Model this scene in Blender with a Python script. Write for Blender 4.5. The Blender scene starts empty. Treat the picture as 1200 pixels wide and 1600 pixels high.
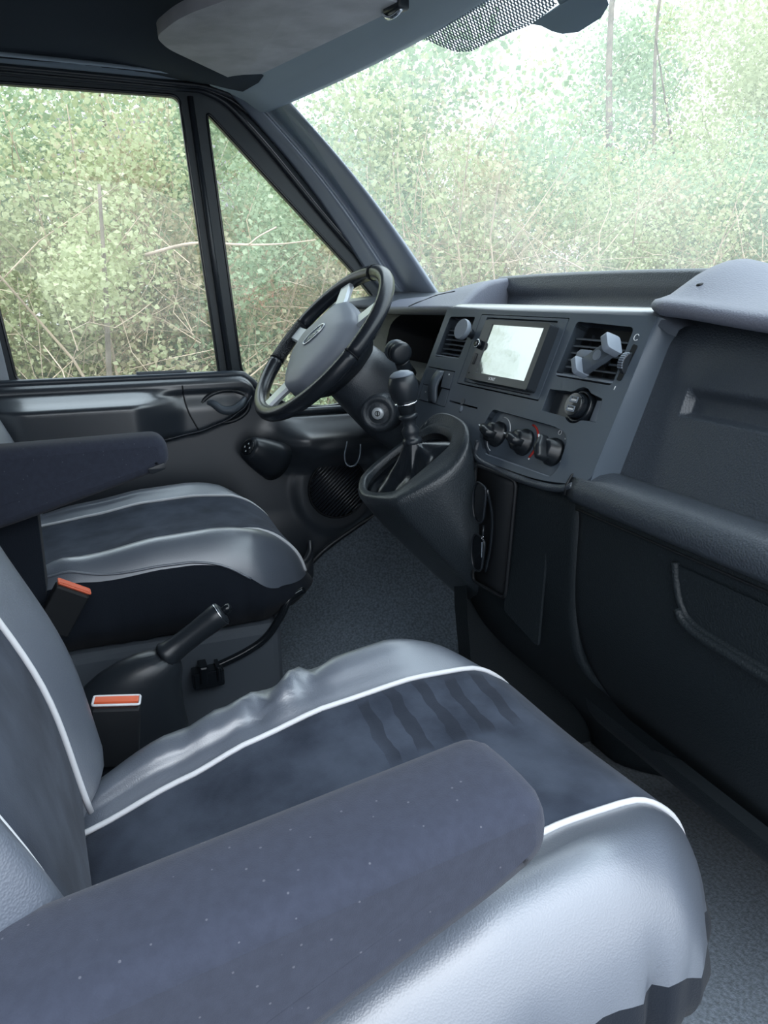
import bpy, bmesh, math, random
from mathutils import Vector as V, Matrix, noise
from mathutils.geometry import tessellate_polygon
random.seed(7)
S = bpy.context.scene
C = S.collection
pi = math.pi

# ------------------------------------------------------------------ camera
cam = bpy.data.objects.new('camera', bpy.data.cameras.new('camera')); C.objects.link(cam); S.camera = cam
YAW, PITCH, ROLL, FOC = 1.2035, 0.2862, -0.0080, 1168.9
CAM = V((1.086, -0.636, 0.902))
F = V((-math.sin(YAW)*math.cos(PITCH), math.cos(YAW)*math.cos(PITCH), -math.sin(PITCH)))
R0 = F.cross(V((0, 0, 1))).normalized(); U0 = R0.cross(F)
R = R0*math.cos(ROLL)+U0*math.sin(ROLL); U = U0*math.cos(ROLL)-R0*math.sin(ROLL)
cam.matrix_world = Matrix(((R.x, U.x, -F.x, CAM.x), (R.y, U.y, -F.y, CAM.y), (R.z, U.z, -F.z, CAM.z), (0, 0, 0, 1)))
cam.data.sensor_fit = 'VERTICAL'; cam.data.sensor_height = 24.0
cam.data.lens = 24.0*FOC/1600.0
cam.data.clip_start = 0.02; cam.data.clip_end = 300
# ------------------------------------------------------------------ sky, sun, exposure
W = bpy.data.worlds.new('sky'); S.world = W; W.use_nodes = True
nt = W.node_tree; nt.nodes.clear()
bg = nt.nodes.new('ShaderNodeBackground'); wo = nt.nodes.new('ShaderNodeOutputWorld')
tc = nt.nodes.new('ShaderNodeTexCoord'); sx = nt.nodes.new('ShaderNodeSeparateXYZ')
mr = nt.nodes.new('ShaderNodeMapRange'); mr.inputs[1].default_value = -0.1; mr.inputs[2].default_value = 0.9
mx = nt.nodes.new('ShaderNodeMix'); mx.data_type = 'RGBA'
mx.inputs[6].default_value = (0.93, 0.97, 1.0, 1); mx.inputs[7].default_value = (0.74, 0.86, 1.0, 1)
nt.links.new(tc.outputs['Generated'], sx.inputs[0]); nt.links.new(sx.outputs[2], mr.inputs[0])
ov = nt.nodes.new('ShaderNodeMapRange'); ov.inputs[1].default_value = 0.0; ov.inputs[2].default_value = 1.0; ov.inputs[3].default_value = 1.9; ov.inputs[4].default_value = 4.6   # overcast: zenith brighter than horizon
nt.links.new(sx.outputs[2], ov.inputs[0]); nt.links.new(ov.outputs[0], bg.inputs[1])
nt.links.new(mr.outputs[0], mx.inputs[0]); nt.links.new(mx.outputs[2], bg.inputs[0]); nt.links.new(bg.outputs[0], wo.inputs[0])
sun = bpy.data.objects.new('sun', bpy.data.lights.new('sun', 'SUN')); C.objects.link(sun)
sun.data.energy = 1.1; sun.data.angle = math.radians(40); sun.data.color = (1.0, 0.97, 0.93)
sun.rotation_euler = (math.radians(34), 0, math.radians(80))
S.view_settings.view_transform = 'Standard'; S.view_settings.look = 'None'
S.view_settings.exposure = 0.0; S.view_settings.gamma = 1.0; S.view_settings.use_curve_mapping = False

# ------------------------------------------------------------------ materials
def mat(name, col, rough=.5, metal=0, bump=0, bscale=300, var=0, vscale=8, sheen=0, coat=0, spec=.5, kind='noise', var2=None, vdetail=4, coatr=.30, cior=1.5):
    m = bpy.data.materials.new(name); m.use_nodes = True; t = m.node_tree; b = t.nodes['Principled BSDF']
    b.inputs['Base Color'].default_value = (*col, 1); b.inputs['Roughness'].default_value = rough
    b.inputs['Metallic'].default_value = metal; b.inputs['Specular IOR Level'].default_value = spec
    b.inputs['Sheen Weight'].default_value = sheen; b.inputs['Coat Weight'].default_value = coat; b.inputs['Coat Roughness'].default_value = coatr; b.inputs['Coat IOR'].default_value = cior
    if sheen: b.inputs['Sheen Roughness'].default_value = .5
    c = t.nodes.new('ShaderNodeTexCoord')
    if var or var2:
        n = t.nodes.new('ShaderNodeTexNoise'); n.inputs['Scale'].default_value = vscale; n.inputs['Detail'].default_value = vdetail
        t.links.new(c.outputs['Object'], n.inputs['Vector'])
        r = t.nodes.new('ShaderNodeValToRGB'); r.color_ramp.elements[0].position = .35; r.color_ramp.elements[1].position = .65
        lo = var2 if var2 else tuple(x*(1-var) for x in col); hi = col if var2 else tuple(min(1, x*(1+var)) for x in col)
        r.color_ramp.elements[0].color = (*lo, 1); r.color_ramp.elements[1].color = (*hi, 1)
        t.links.new(n.outputs['Fac'], r.inputs[0]); t.links.new(r.outputs[0], b.inputs['Base Color'])
    if bump:
        if kind == 'voronoi':
            n2 = t.nodes.new('ShaderNodeTexVoronoi'); o = 'Distance'
        else:
            n2 = t.nodes.new('ShaderNodeTexNoise'); o = 'Fac'; n2.inputs['Detail'].default_value = 2
        n2.inputs['Scale'].default_value = bscale; t.links.new(c.outputs['Object'], n2.inputs['Vector'])
        bp = t.nodes.new('ShaderNodeBump'); bp.inputs['Strength'].default_value = bump; bp.inputs['Distance'].default_value = .002
        t.links.new(n2.outputs[o], bp.inputs['Height']); t.links.new(bp.outputs[0], b.inputs['Normal'])
    return m
M = {}
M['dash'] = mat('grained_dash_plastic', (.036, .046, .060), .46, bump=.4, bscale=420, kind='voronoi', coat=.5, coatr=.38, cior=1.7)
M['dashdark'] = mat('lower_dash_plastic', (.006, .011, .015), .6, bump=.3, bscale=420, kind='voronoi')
M['soft'] = mat('grained_pad', (.135, .145, .185), .48, bump=.22, bscale=420, kind='voronoi')
M['shelf'] = mat('satin_shelf', (.085, .10, .125), .36, bump=.05, bscale=600, coat=1, coatr=.24, cior=2.2)
M['fascia'] = mat('satin_fascia', (.080, .103, .132), .42, bump=.06, bscale=900)
M['door'] = mat('door_plastic', (.024, .031, .042), .40, bump=.12, bscale=500, coat=.8, coatr=.3, cior=1.9)
M['dooru'] = mat('door_satin', (.036, .046, .060), .30, bump=.08, bscale=600)
M['frame'] = mat('frame_black', (.020, .030, .038), .42)
M['pillar'] = mat('pillar_trim', (.20, .235, .30), .36, bump=.05, bscale=700, coat=.6, coatr=.3, cior=1.9)
M['pod'] = mat('pod_plastic', (.022, .029, .036), .40, bump=.3, bscale=420, kind='voronoi', coat=.4, coatr=.3)
M['knob'] = mat('knob_black', (.011, .014, .018), .30)
M['gloss'] = mat('gloss_black', (.010, .013, .017), .16)
M['black'] = mat('matt_black', (.006, .008, .011), .6)
M['satinblack'] = mat('satin_black', (.020, .025, .032), .33)
M['silver'] = mat('silver_paint', (.72, .76, .80), .28, metal=.35)
M['chrome'] = mat('chrome', (.75, .78, .82), .18, metal=1)
M['hub'] = mat('wheel_pad', (.30, .33, .39), .42, bump=.04, bscale=900)
M['leather'] = mat('seat_leather', (.118, .138, .176), .42, bump=.20, bscale=620, kind='voronoi', spec=.9, coat=1, coatr=.36, cior=1.85)
M['rimleather'] = mat('rim_leather', (.017, .021, .028), .27, bump=.08, bscale=500)
M['perf'] = mat('perforated_leather', (.014, .017, .024), .34, bump=1.0, bscale=420, kind='voronoi')
M['boot'] = mat('boot_leather', (.010, .013, .017), .24, bump=.1, bscale=300)
M['suede'] = mat('suede', (.054, .068, .098), .95, bump=.15, bscale=700, var2=(.024, .032, .050), vscale=15, sheen=.08, spec=.15, vdetail=6)
M['stroked'] = mat('stroked_suede', (.056, .070, .100), .95, bump=.15, bscale=700, var2=(.024, .032, .050), vscale=15, sheen=.08, spec=.15, vdetail=6)
def strokes(m):
    t = m.node_tree; b = t.nodes['Principled BSDF']; N = t.nodes.new; L = t.links.new
    src = b.inputs['Base Color'].links[0].from_socket
    c = N('ShaderNodeTexCoord'); n = N('ShaderNodeTexNoise'); n.inputs['Scale'].default_value = 18; L(c.outputs['Object'], n.inputs['Vector'])
    x = N('ShaderNodeSeparateXYZ'); L(c.outputs['Object'], x.inputs[0])
    def ma(op, a, bb):
        q = N('ShaderNodeMath'); q.operation = op
        for i, v in enumerate((a, bb)):
            if isinstance(v, (int, float)): q.inputs[i].default_value = v
            else: L(v, q.inputs[i])
        return q.outputs[0]
    yy = ma('ADD', x.outputs[1], ma('ADD', ma('MULTIPLY', n.outputs['Fac'], .022), ma('MULTIPLY', x.outputs[0], .12)))
    st = ma('GREATER_THAN', ma('SINE', ma('MULTIPLY', yy, 170), 0), .25)
    def win(v, a, bb, w):
        r = N('ShaderNodeMapRange'); r.interpolation_type = 'SMOOTHSTEP'; r.inputs[1].default_value = a; r.inputs[2].default_value = a+w; L(v, r.inputs[0])
        r2 = N('ShaderNodeMapRange'); r2.interpolation_type = 'SMOOTHSTEP'; r2.inputs[1].default_value = bb; r2.inputs[2].default_value = bb-w; L(v, r2.inputs[0]); return ma('MULTIPLY', r.outputs[0], r2.outputs[0])
    msk = ma('MULTIPLY', st, ma('MULTIPLY', win(ma('ADD', x.outputs[0], ma('MULTIPLY', n.outputs['Fac'], .06)), -.11, .02, .02), win(x.outputs[1], -.24, -.03, .03)))
    mx_ = N('ShaderNodeMix'); mx_.data_type = 'RGBA'; L(ma('MULTIPLY', msk, .6), mx_.inputs[0]); L(src, mx_.inputs[6]); mx_.inputs[7].default_value = (.014, .018, .028, 1); L(mx_.outputs[2], b.inputs['Base Color'])
strokes(M['stroked'])
def lint(m):
    t = m.node_tree; b = t.nodes['Principled BSDF']; src = b.inputs['Base Color'].links[0].from_socket
    c = t.nodes.new('ShaderNodeTexCoord'); v = t.nodes.new('ShaderNodeTexVoronoi'); v.inputs['Scale'].default_value = 95; t.links.new(c.outputs['Object'], v.inputs['Vector'])
    l = t.nodes.new('ShaderNodeMath'); l.operation = 'LESS_THAN'; l.inputs[1].default_value = .075; t.links.new(v.outputs['Distance'], l.inputs[0])
    f = t.nodes.new('ShaderNodeMath'); f.operation = 'MULTIPLY'; f.inputs[1].default_value = .2; t.links.new(l.outputs[0], f.inputs[0])
    x = t.nodes.new('ShaderNodeMix'); x.data_type = 'RGBA'; t.links.new(f.outputs[0], x.inputs[0]); t.links.new(src, x.inputs[6]); x.inputs[7].default_value = (.36, .36, .40, 1); t.links.new(x.outputs[2], b.inputs['Base Color'])
M['valance'] = mat('valance_cloth', (.012, .016, .024), .9, bump=.3, bscale=600, sheen=.05, spec=.15)
M['cloth'] = mat('armrest_cloth', (.042, .048, .070), 1, bump=.25, bscale=1100, var=.06, vscale=140, sheen=.10, spec=.1)
lint(M['cloth'])
M['piping'] = mat('pale_piping', (.74, .75, .78), .5)
M['greypanel'] = mat('grey_panel', (.07, .085, .105), .7)
M['carpet'] = mat('carpet', (.15, .18, .215), 1, bump=.9, bscale=420, var=.3, vscale=180, sheen=.15, spec=.1)
M['mat'] = mat('ribbed_mat', (.024, .032, .038), .9, bump=.9, bscale=500, var=.3, vscale=150, spec=.2)
M['lining'] = mat('headliner', (.045, .055, .068), .95, bump=.2, bscale=600, spec=.15)
M['header'] = mat('header_trim', (.34, .41, .48), .6, bump=.1, bscale=500)
M['visor'] = mat('visor_cloth', (.46, .46, .49), .9, bump=.2, bscale=500, var=.12, vscale=14, spec=.2)
M['red'] = mat('red_plastic', (.85, .16, .07), .4)
M['redline'] = mat('red_mark', (.5, .03, .02), .5)
M['white'] = mat('white_mark', (.8, .82, .84), .5)
M['grey'] = mat('grey_plastic', (.20, .235, .285), .45)
M['mid'] = mat('mid_plastic', (.085, .105, .13), .38)
M['paint'] = mat('pale_pillar', (.32, .36, .41), .5)
M['screen'] = mat('glossy_screen', (.50, .53, .51), .07, metal=.85, bump=.05, bscale=60)
M['bark'] = mat('bark', (.23, .19, .15), .9, bump=.6, bscale=30, var=.35, vscale=9)
M['twig'] = mat('dry_twig', (.62, .48, .37), .9, var=.35, vscale=5)
M['brick'] = mat('brick_render', (.42, .22, .16), .9, var=.2, vscale=3)
M['rooftile'] = mat('roof_tile', (.16, .14, .15), .8, var=.2, vscale=6)
M['paintwall'] = mat('white_render', (.75, .74, .72), .8)
M['ground'] = mat('verge', (.24, .29, .13), 1, bump=.8, bscale=15, var2=(.30, .23, .14), vscale=2.5)

M['bounce'] = mat('bounce_grey', (.22, .22, .22), 1, bump=.6, bscale=40, var=.15, vscale=12)  # grey chosen for the light it bounces up into the cab
def leafmat(name, a, b):
    m = bpy.data.materials.new(name); m.use_nodes = True; t = m.node_tree; t.nodes.clear()
    g = t.nodes.new('ShaderNodeNewGeometry'); r = t.nodes.new('ShaderNodeValToRGB')
    r.color_ramp.elements[0].color = (*a, 1); r.color_ramp.elements[1].color = (*b, 1)
    t.links.new(g.outputs['Random Per Island'], r.inputs[0])
    d = t.nodes.new('ShaderNodeBsdfDiffuse'); tr = t.nodes.new('ShaderNodeBsdfTranslucent'); ms = t.nodes.new('ShaderNodeMixShader'); o = t.nodes.new('ShaderNodeOutputMaterial')
    t.links.new(r.outputs[0], d.inputs[0]); t.links.new(r.outputs[0], tr.inputs[0]); ms.inputs[0].default_value = .45
    t.links.new(d.outputs[0], ms.inputs[1]); t.links.new(tr.outputs[0], ms.inputs[2]); t.links.new(ms.outputs[0], o.inputs[0])
    return m
M['leaf1'] = leafmat('leaf_fresh', (.42, .46, .25), (.72, .74, .50))
M['leaf2'] = leafmat('leaf_blue_green', (.30, .40, .25), (.58, .66, .46))
M['leaf3'] = leafmat('leaf_dry', (.46, .40, .26), (.74, .68, .48))

def glassmat(name, veil, tint=(.96, .985, .97)):  # pale translucent share imitates the hazy glare over the view outside
    m = bpy.data.materials.new(name); m.use_nodes = True; t = m.node_tree; t.nodes.clear()
    o = t.nodes.new('ShaderNodeOutputMaterial'); tp = t.nodes.new('ShaderNodeBsdfTransparent'); tp.inputs[0].default_value = (*tint, 1)
    du = t.nodes.new('ShaderNodeBsdfTranslucent'); du.inputs[0].default_value = (.9, .93, .95, 1)
    gl = t.nodes.new('ShaderNodeBsdfGlossy'); gl.inputs['Roughness'].default_value = .02
    n = t.nodes.new('ShaderNodeTexNoise'); n.inputs['Scale'].default_value = 5; c = t.nodes.new('ShaderNodeTexCoord'); t.links.new(c.outputs['Object'], n.inputs['Vector'])
    mr = t.nodes.new('ShaderNodeMapRange'); mr.inputs[1].default_value = .3; mr.inputs[2].default_value = .7; mr.inputs[3].default_value = veil*.7; mr.inputs[4].default_value = veil*1.3
    t.links.new(n.outputs['Fac'], mr.inputs[0])
    m1 = t.nodes.new('ShaderNodeMixShader'); t.links.new(mr.outputs[0], m1.inputs[0]); t.links.new(tp.outputs[0], m1.inputs[1]); t.links.new(du.outputs[0], m1.inputs[2])
    m2 = t.nodes.new('ShaderNodeMixShader'); m2.inputs[0].default_value = .03; t.links.new(m1.outputs[0], m2.inputs[1]); t.links.new(gl.outputs[0], m2.inputs[2])
    t.links.new(m2.outputs[0], o.inputs[0]); return m
M['glass'] = glassmat('veiled_windscreen', .062)
M['sideglass'] = glassmat('door_glass', .03)
def dotmat():
    m = bpy.data.materials.new('dotted_frit'); m.use_nodes = True; t = m.node_tree; t.nodes.clear()
    o = t.nodes.new('ShaderNodeOutputMaterial'); tp = t.nodes.new('ShaderNodeBsdfTransparent'); d = t.nodes.new('ShaderNodeBsdfDiffuse'); d.inputs[0].default_value = (.30, .36, .42, 1)
    c = t.nodes.new('ShaderNodeTexCoord'); v = t.nodes.new('ShaderNodeSeparateXYZ'); t.links.new(c.outputs['Object'], v.inputs[0]); sn = []
    for k in (0, 2):
        a = t.nodes.new('ShaderNodeMath'); a.operation = 'MULTIPLY'; a.inputs[1].default_value = 2*pi/.0075; t.links.new(v.outputs[k], a.inputs[0])
        q = t.nodes.new('ShaderNodeMath'); q.operation = 'SINE'; t.links.new(a.outputs[0], q.inputs[0]); sn.append(q)
    p = t.nodes.new('ShaderNodeMath'); p.operation = 'MULTIPLY'; t.links.new(sn[0].outputs[0], p.inputs[0]); t.links.new(sn[1].outputs[0], p.inputs[1])
    l = t.nodes.new('ShaderNodeMath'); l.operation = 'GREATER_THAN'; l.inputs[1].default_value = -.10; t.links.new(p.outputs[0], l.inputs[0])
    x = t.nodes.new('ShaderNodeMixShader'); t.links.new(l.outputs[0], x.inputs[0]); t.links.new(tp.outputs[0], x.inputs[1]); t.links.new(d.outputs[0], x.inputs[2]); t.links.new(x.outputs[0], o.inputs[0]); return m
M['dots'] = dotmat()
M['frit'] = mat('solid_frit', (.22, .30, .37), .5)

# ------------------------------------------------------------------ helpers
OFF = {}
def obj(name, vf, m, parent=None, smooth=True, sub=0, bev=0, seg=2, solid=0, kind=None, ang=None):
    me = bpy.data.meshes.new(name); off = OFF.get(parent, V()) if parent else V()
    me.from_pydata([tuple(V(p)-off) for p in vf[0]], [], vf[1])
    bm = bmesh.new(); bm.from_mesh(me); bmesh.ops.recalc_face_normals(bm, faces=bm.faces); bm.to_mesh(me); bm.free()
    if smooth:
        me.polygons.foreach_set('use_smooth', [True]*len(me.polygons))
        if ang: me.set_sharp_from_angle(angle=math.radians(ang))
    me.materials.append(M[m] if isinstance(m, str) else m)
    o = bpy.data.objects.new(name, me); C.objects.link(o)
    if parent: o.parent = parent; OFF[o] = off
    if solid: d = o.modifiers.new('solid', 'SOLIDIFY'); d.thickness = solid; d.offset = -1
    if bev: d = o.modifiers.new('bevel', 'BEVEL'); d.width = bev; d.segments = seg; d.limit_method = 'ANGLE'; d.angle_limit = math.radians(40); d.harden_normals = False
    if sub: d = o.modifiers.new('sub', 'SUBSURF'); d.levels = sub; d.render_levels = sub
    if kind: o['kind'] = kind
    return o
def thing(name, label, cat, loc, group=None, rot=0, local=False):
    o = bpy.data.objects.new(name, None); C.objects.link(o); o.empty_display_size = .05
    o.location = loc; o.rotation_euler = (0, 0, rot); o['label'] = label; o['category'] = cat
    if group: o['group'] = group
    OFF[o] = V() if local else V(loc)
    return o
def tag(o, label, cat, group=None):
    o['label'] = label; o['category'] = cat
    if group: o['group'] = group
    return o
def lab(o, text): o['label'] = text; return o
def join(*ms):
    v, f = [], []
    for a in ms:
        n = len(v); v += list(a[0]); f += [tuple(i+n for i in q) for q in a[1]]
    return v, f
def sst(a, b, x):
    t = max(0, min(1, (x-a)/(b-a))); return t*t*(3-2*t)
def interp(pts, x):
    if x <= pts[0][0]: return pts[0][1]
    for (a, u), (b, w) in zip(pts, pts[1:]):
        if x <= b: t = (x-a)/(b-a); t = t*t*(3-2*t)*.35+t*.65; return u+(w-u)*t
    return pts[-1][1]
def spline(pts, n, closed=False):
    P = [V(p) for p in pts]; out = []; k = len(P); segs = k if closed else k-1
    g = (lambda i: P[i % k]) if closed else (lambda i: P[i] if 0 <= i < k else (2*P[0]-P[1] if i < 0 else 2*P[-1]-P[-2]))
    for i in range(segs):
        a, b, c, d = g(i-1), g(i), g(i+1), g(i+2)
        for j in range(n):
            t = j/n; out.append(.5*((2*b)+(c-a)*t+(2*a-5*b+4*c-d)*t*t+(3*b-a-3*c+d)*t*t*t))
    if not closed: out.append(P[-1])
    return out
def grid(rows, cu=False, cv=False):
    v = [p for r in rows for p in r]; n = len(rows[0]); f = []
    for i in range(len(rows)-(0 if cv else 1)):
        for j in range(n-(0 if cu else 1)):
            a, b = i, (i+1) % len(rows); c, d = j, (j+1) % n
            f.append((a*n+c, a*n+d, b*n+d, b*n+c))
    return v, f
def cap(vf, n, first=True, last=True):
    v, f = vf; f = list(f)
    if first: f.append(tuple(range(n))[::-1])
    if last: f.append(tuple(range(len(v)-n, len(v))))
    return v, f
def tube(path, r, n=8, closed=False, caps=True):
    P = [V(p) for p in path]; k = len(P); rows = []
    ref = None
    for i, p in enumerate(P):
        a = P[(i-1) % k] if (closed or i > 0) else P[i]; b = P[(i+1) % k] if (closed or i < k-1) else P[i]
        t = (b-a).normalized()
        if ref is None: ref = V((0, 0, 1)) if abs(t.z) < .9 else V((1, 0, 0))
        s = t.cross(ref).normalized(); u = s.cross(t); ref = u
        rr = r[i] if isinstance(r, (list, tuple)) else r
        rows.append([p+rr*(math.cos(2*pi*j/n)*s+math.sin(2*pi*j/n)*u) for j in range(n)])
    g = grid(rows, cu=True, cv=closed)
    return g if closed or not caps else cap(g, n)
def lathe(prof, o, axis, n=24, caps=True, sx=1, sy=1, xd=None):
    o = V(o); a = V(axis).normalized(); s = (V(xd) if xd else a.orthogonal()); s = (s-a*s.dot(a)).normalized(); u = a.cross(s)
    rows = [[o+a*h+r*(sx*math.cos(2*pi*j/n)*s+sy*math.sin(2*pi*j/n)*u) for j in range(n)] for r, h in prof]
    g = grid(rows, cu=True); return cap(g, n) if caps else g
class Fr:
    def __init__(s, o, ex, ey): s.o = V(o); s.x = V(ex).normalized(); s.n = s.x.cross(V(ey)).normalized(); s.y = s.n.cross(s.x)
    def __call__(s, a, b, d=0): return s.o+s.x*a+s.y*b+s.n*d
def rpoly(pts, r, n=4):
    out = []; k = len(pts)
    for i in range(k):
        p = V(pts[i]).to_2d(); a = V(pts[i-1]).to_2d(); b = V(pts[(i+1) % k]).to_2d()
        rr = r[i] if isinstance(r, (list, tuple)) else r
        da = (a-p); db = (b-p); rr = min(rr, da.length*.49, db.length*.49)
        if rr <= 1e-6: out.append((p.x, p.y)); continue
        s = p+da.normalized()*rr; e = p+db.normalized()*rr
        for j in range(n+1):
            t = j/n; q = (1-t)*(1-t)*s+2*t*(1-t)*p+t*t*e; out.append((q.x, q.y))
    return out
def rect(a0, a1, b0, b1, r=0, n=4):
    P = [(a0, b0), (a1, b0), (a1, b1), (a0, b1)]; return rpoly(P, r, n) if r else P
def ell(a, b, ra, rb=None, n=24, rot=0):
    rb = rb or ra
    return [(a+ra*math.cos(2*pi*i/n)*math.cos(rot)-rb*math.sin(2*pi*i/n)*math.sin(rot), b+ra*math.cos(2*pi*i/n)*math.sin(rot)+rb*math.sin(2*pi*i/n)*math.cos(rot)) for i in range(n)]
def plate(fr, outer, holes=(), th=.01, d=0):
    """solid plate in frame fr: front at d, back at d-th, with real holes"""
    loops = [list(outer)]+[list(h) for h in holes]
    tess = tessellate_polygon([[V((p[0], p[1], 0)) for p in l] for l in loops])
    flat = [p for l in loops for p in l]; n = len(flat)
    v = [fr(p[0], p[1], d) for p in flat]+[fr(p[0], p[1], d-th) for p in flat]
    f = [tuple(t) for t in tess]+[tuple(i+n for i in reversed(t)) for t in tess]; s = 0
    for l in loops:
        k = len(l)
        for i in range(k): a, b = s+i, s+(i+1) % k; f.append((a, b, b+n, a+n))
        s += k
    return v, f
def box(fr, a0, a1, b0, b1, d0, d1): return plate(fr, rect(a0, a1, b0, b1), (), d1-d0, d1)
XYZ = Fr((0, 0, 0), (1, 0, 0), (0, 1, 0))     # a=X b=Y d=Z
SIDE = Fr((0, 0, 0), (0, 1, 0), (0, 0, 1))    # a=Y b=Z d=X
FRONT = Fr((0, 0, 0), (1, 0, 0), (0, 0, 1))   # a=X b=Z d=-Y
def bx(x0, x1, y0, y1, z0, z1): return box(XYZ, x0, x1, y0, y1, z0, z1)
def rbox(xs, ys, zs, r, fn=None, pre=None):
    """rounded box through the given coordinate lines; returns list of (corner points, parametric centre)"""
    key = {}; v = []; f = []; prm = []
    lo = (xs[0], ys[0], zs[0]); hi = (xs[-1], ys[-1], zs[-1])
    def idx(p):
        k = tuple(round(c, 5) for c in p)
        if k not in key:
            p = pre(p) if pre else p
            q = [min(max(c, l+r), h-r) for c, l, h in zip(p, lo, hi)]; d = V([a-b for a, b in zip(p, q)])
            m = max(abs(c) for c in d)
            w = V(q)
            if m > 1e-9: w = w+d.normalized()*m if True else w
            key[k] = len(v); v.append(fn(w, p) if fn else w)
        return key[k]
    def face(A, B, fix, make):
        for i in range(len(A)-1):
            for j in range(len(B)-1):
                c = [make(A[i], B[j], fix), make(A[i+1], B[j], fix), make(A[i+1], B[j+1], fix), make(A[i], B[j+1], fix)]
                f.append(tuple(idx(p) for p in c)); prm.append(tuple(sum(p[k] for p in c)/4 for k in range(3)))
    for z in (zs[0], zs[-1]): face(xs, ys, z, lambda a, b, z: (a, b, z))
    for y in (ys[0], ys[-1]): face(xs, zs, y, lambda a, b, y: (a, y, b))
    for x in (xs[0], xs[-1]): face(ys, zs, x, lambda a, b, x: (x, a, b))
    return v, f, prm
def lin(a, b, n): return [a+(b-a)*i/n for i in range(n+1)]
def split(v, f, prm, pred):
    out = {}
    for q, p in zip(f, prm): out.setdefault(pred(p), []).append(q)
    res = {}
    for k, fs in out.items():
        mp = {}; vv = []; ff = []
        for q in fs:
            t = []
            for i in q:
                if i not in mp: mp[i] = len(vv); vv.append(v[i])
                t.append(mp[i])
            ff.append(tuple(t))
        res[k] = (vv, ff)
    return res
def text(name, s, fr, a, b, size, m, parent, d=.001, shear=0, rot=0):
    cu = bpy.data.curves.new(name, 'FONT'); cu.body = s; cu.size = size; cu.align_x = 'CENTER'; cu.align_y = 'CENTER'; cu.shear = shear; cu.extrude = .0003
    t = bpy.data.objects.new('tmp', cu); C.objects.link(t); bpy.context.view_layer.update()
    me = bpy.data.meshes.new_from_object(t.evaluated_get(bpy.context.evaluated_depsgraph_get())); bpy.data.objects.remove(t)
    c, sn = math.cos(rot), math.sin(rot)
    v = [fr(a+p.co.x*c-p.co.y*sn, b+p.co.x*sn+p.co.y*c, d+p.co.z) for p in me.vertices]; f = [tuple(p.vertices) for p in me.polygons]
    bpy.data.meshes.remove(me); return obj(name, (v, f), m, parent, smooth=False)

# ------------------------------------------------------------------ outside
g = obj('ground', bx(-40, -2.7, -14, 40, -.75, -.6), 'ground'); g['kind'] = 'structure'
g = obj('bounce_ground', bx(-2.7, 30, -14, 40, -.75, -.62), 'bounce'); g['kind'] = 'structure'  # unseen ground, split off to set the light bounced into the cab

# ------------------------------------------------------------------ van shell (setting)
def struct(name, vf, m, **k):
    o = obj(name, vf, m, **k); o['kind'] = 'structure'; return o
fl = struct('floor', bx(-.86, .86, -1.12, .75, -.03, 0), 'carpet')
struct('unseen_wall_back', bx(-.90, .90, -1.16, -1.12, -.03, 1.52), 'lining')  # unseen bulkhead, added to block light from behind the seats
# firewall / toe board
rows = [[V((x, y, z)) for x in lin(-.86, .86, 8)] for y, z in ((.36, .0), (.42, .06), (.50, .17), (.56, .34), (.58, .60), (.58, .88))]
struct('wall_front', grid(rows), 'mat', solid=.02)
# ceiling: concave lining, lowest along the door top and the header
def hdr(x): return .02-.19*(x/.74)**2
rows = []
for x in lin(-.845, .86, 34):
    row = []
    for t in lin(0, 1, 24):
        yf = hdr(x)-.085; y = -1.13+(yf+1.13)*t
        e = min(abs(x+.845) if x < 0 else abs(.86-x), .3)
        z = 1.372+.115*sst(0, .26, e)-(.095*sst(.62, 1, t))*sst(0, .15, e)-.012*sst(.8, 1, t)
        row.append(V((x, y, z)))
    rows.append(row)
struct('ceiling', grid(rows), 'lining', solid=-.015)
# outer roof skin to keep daylight out
rows = [[V((x, y, z+.06-.03*(abs(x)/.9)**4)) for x in lin(-.92, .92, 16)] for y, z in ((-1.16, 1.47), (-.7, 1.48), (-.35, 1.46), (-.13, 1.41))]
struct('trim_3', grid(rows), 'paint', solid=.012)
rows = [[V((-.868, y, 1.350-e)), V((-.852, y, 1.368-e)), V((-.838, y, 1.379-e)), V((-.82, y+.004, 1.385-e)), V((-.80, y, 1.372-e))] for y, e in [(-1.13, 0), (-.8, 0), (-.5, .003), (-.35, .006), (-.27, .012), (-.2, .03)]]
struct('trim_7', grid(rows), 'header', solid=.004)
# windscreen
def ws(x, s):
    k = (x/.74)**2
    a = V((x, .02-.19*k, 1.365-.041*k)); b = V((x, .47-.267*k, .905+.008*k))
    p = a.lerp(b, s); bul = .012*math.sin(pi*min(1, max(0, s))); return p+V((0, bul, bul))
rows = [[ws(x, s) for x in lin(-.80, .80, 32)] for s in lin(-.03, 1.06, 12)]
win = struct('window_1', grid(rows), 'glass', solid=.004); 
def wpatch(name, pts, m, d):
    P = [V((p[0], p[1], 0)) for p in pts]; tess = tessellate_polygon([P])
    return obj(name, ([ws(p[0], p[1])-V((0, .7, .7))*d for p in pts], [tuple(t) for t in tess]), m, win, smooth=False, solid=.0006)
FR1 = FR2 = None
wpatch('dotted_frit', [(-.40, -.012), (-.335, .012), (-.316, .042), (-.296, .077), (-.279, .100), (-.249, .116), (-.162, .117), (-.083, .127), (-.016, .114), (.0, -.012)], 'dots', .007)
wpatch('solid_frit', [(-.089, .124), (-.073, .138), (-.059, .163), (-.043, .180), (-.011, .193), (.048, .189), (.076, .173), (.092, .12), (.092, -.012), (.002, -.012), (-.011, .118)], 'frit', .008)
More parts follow.
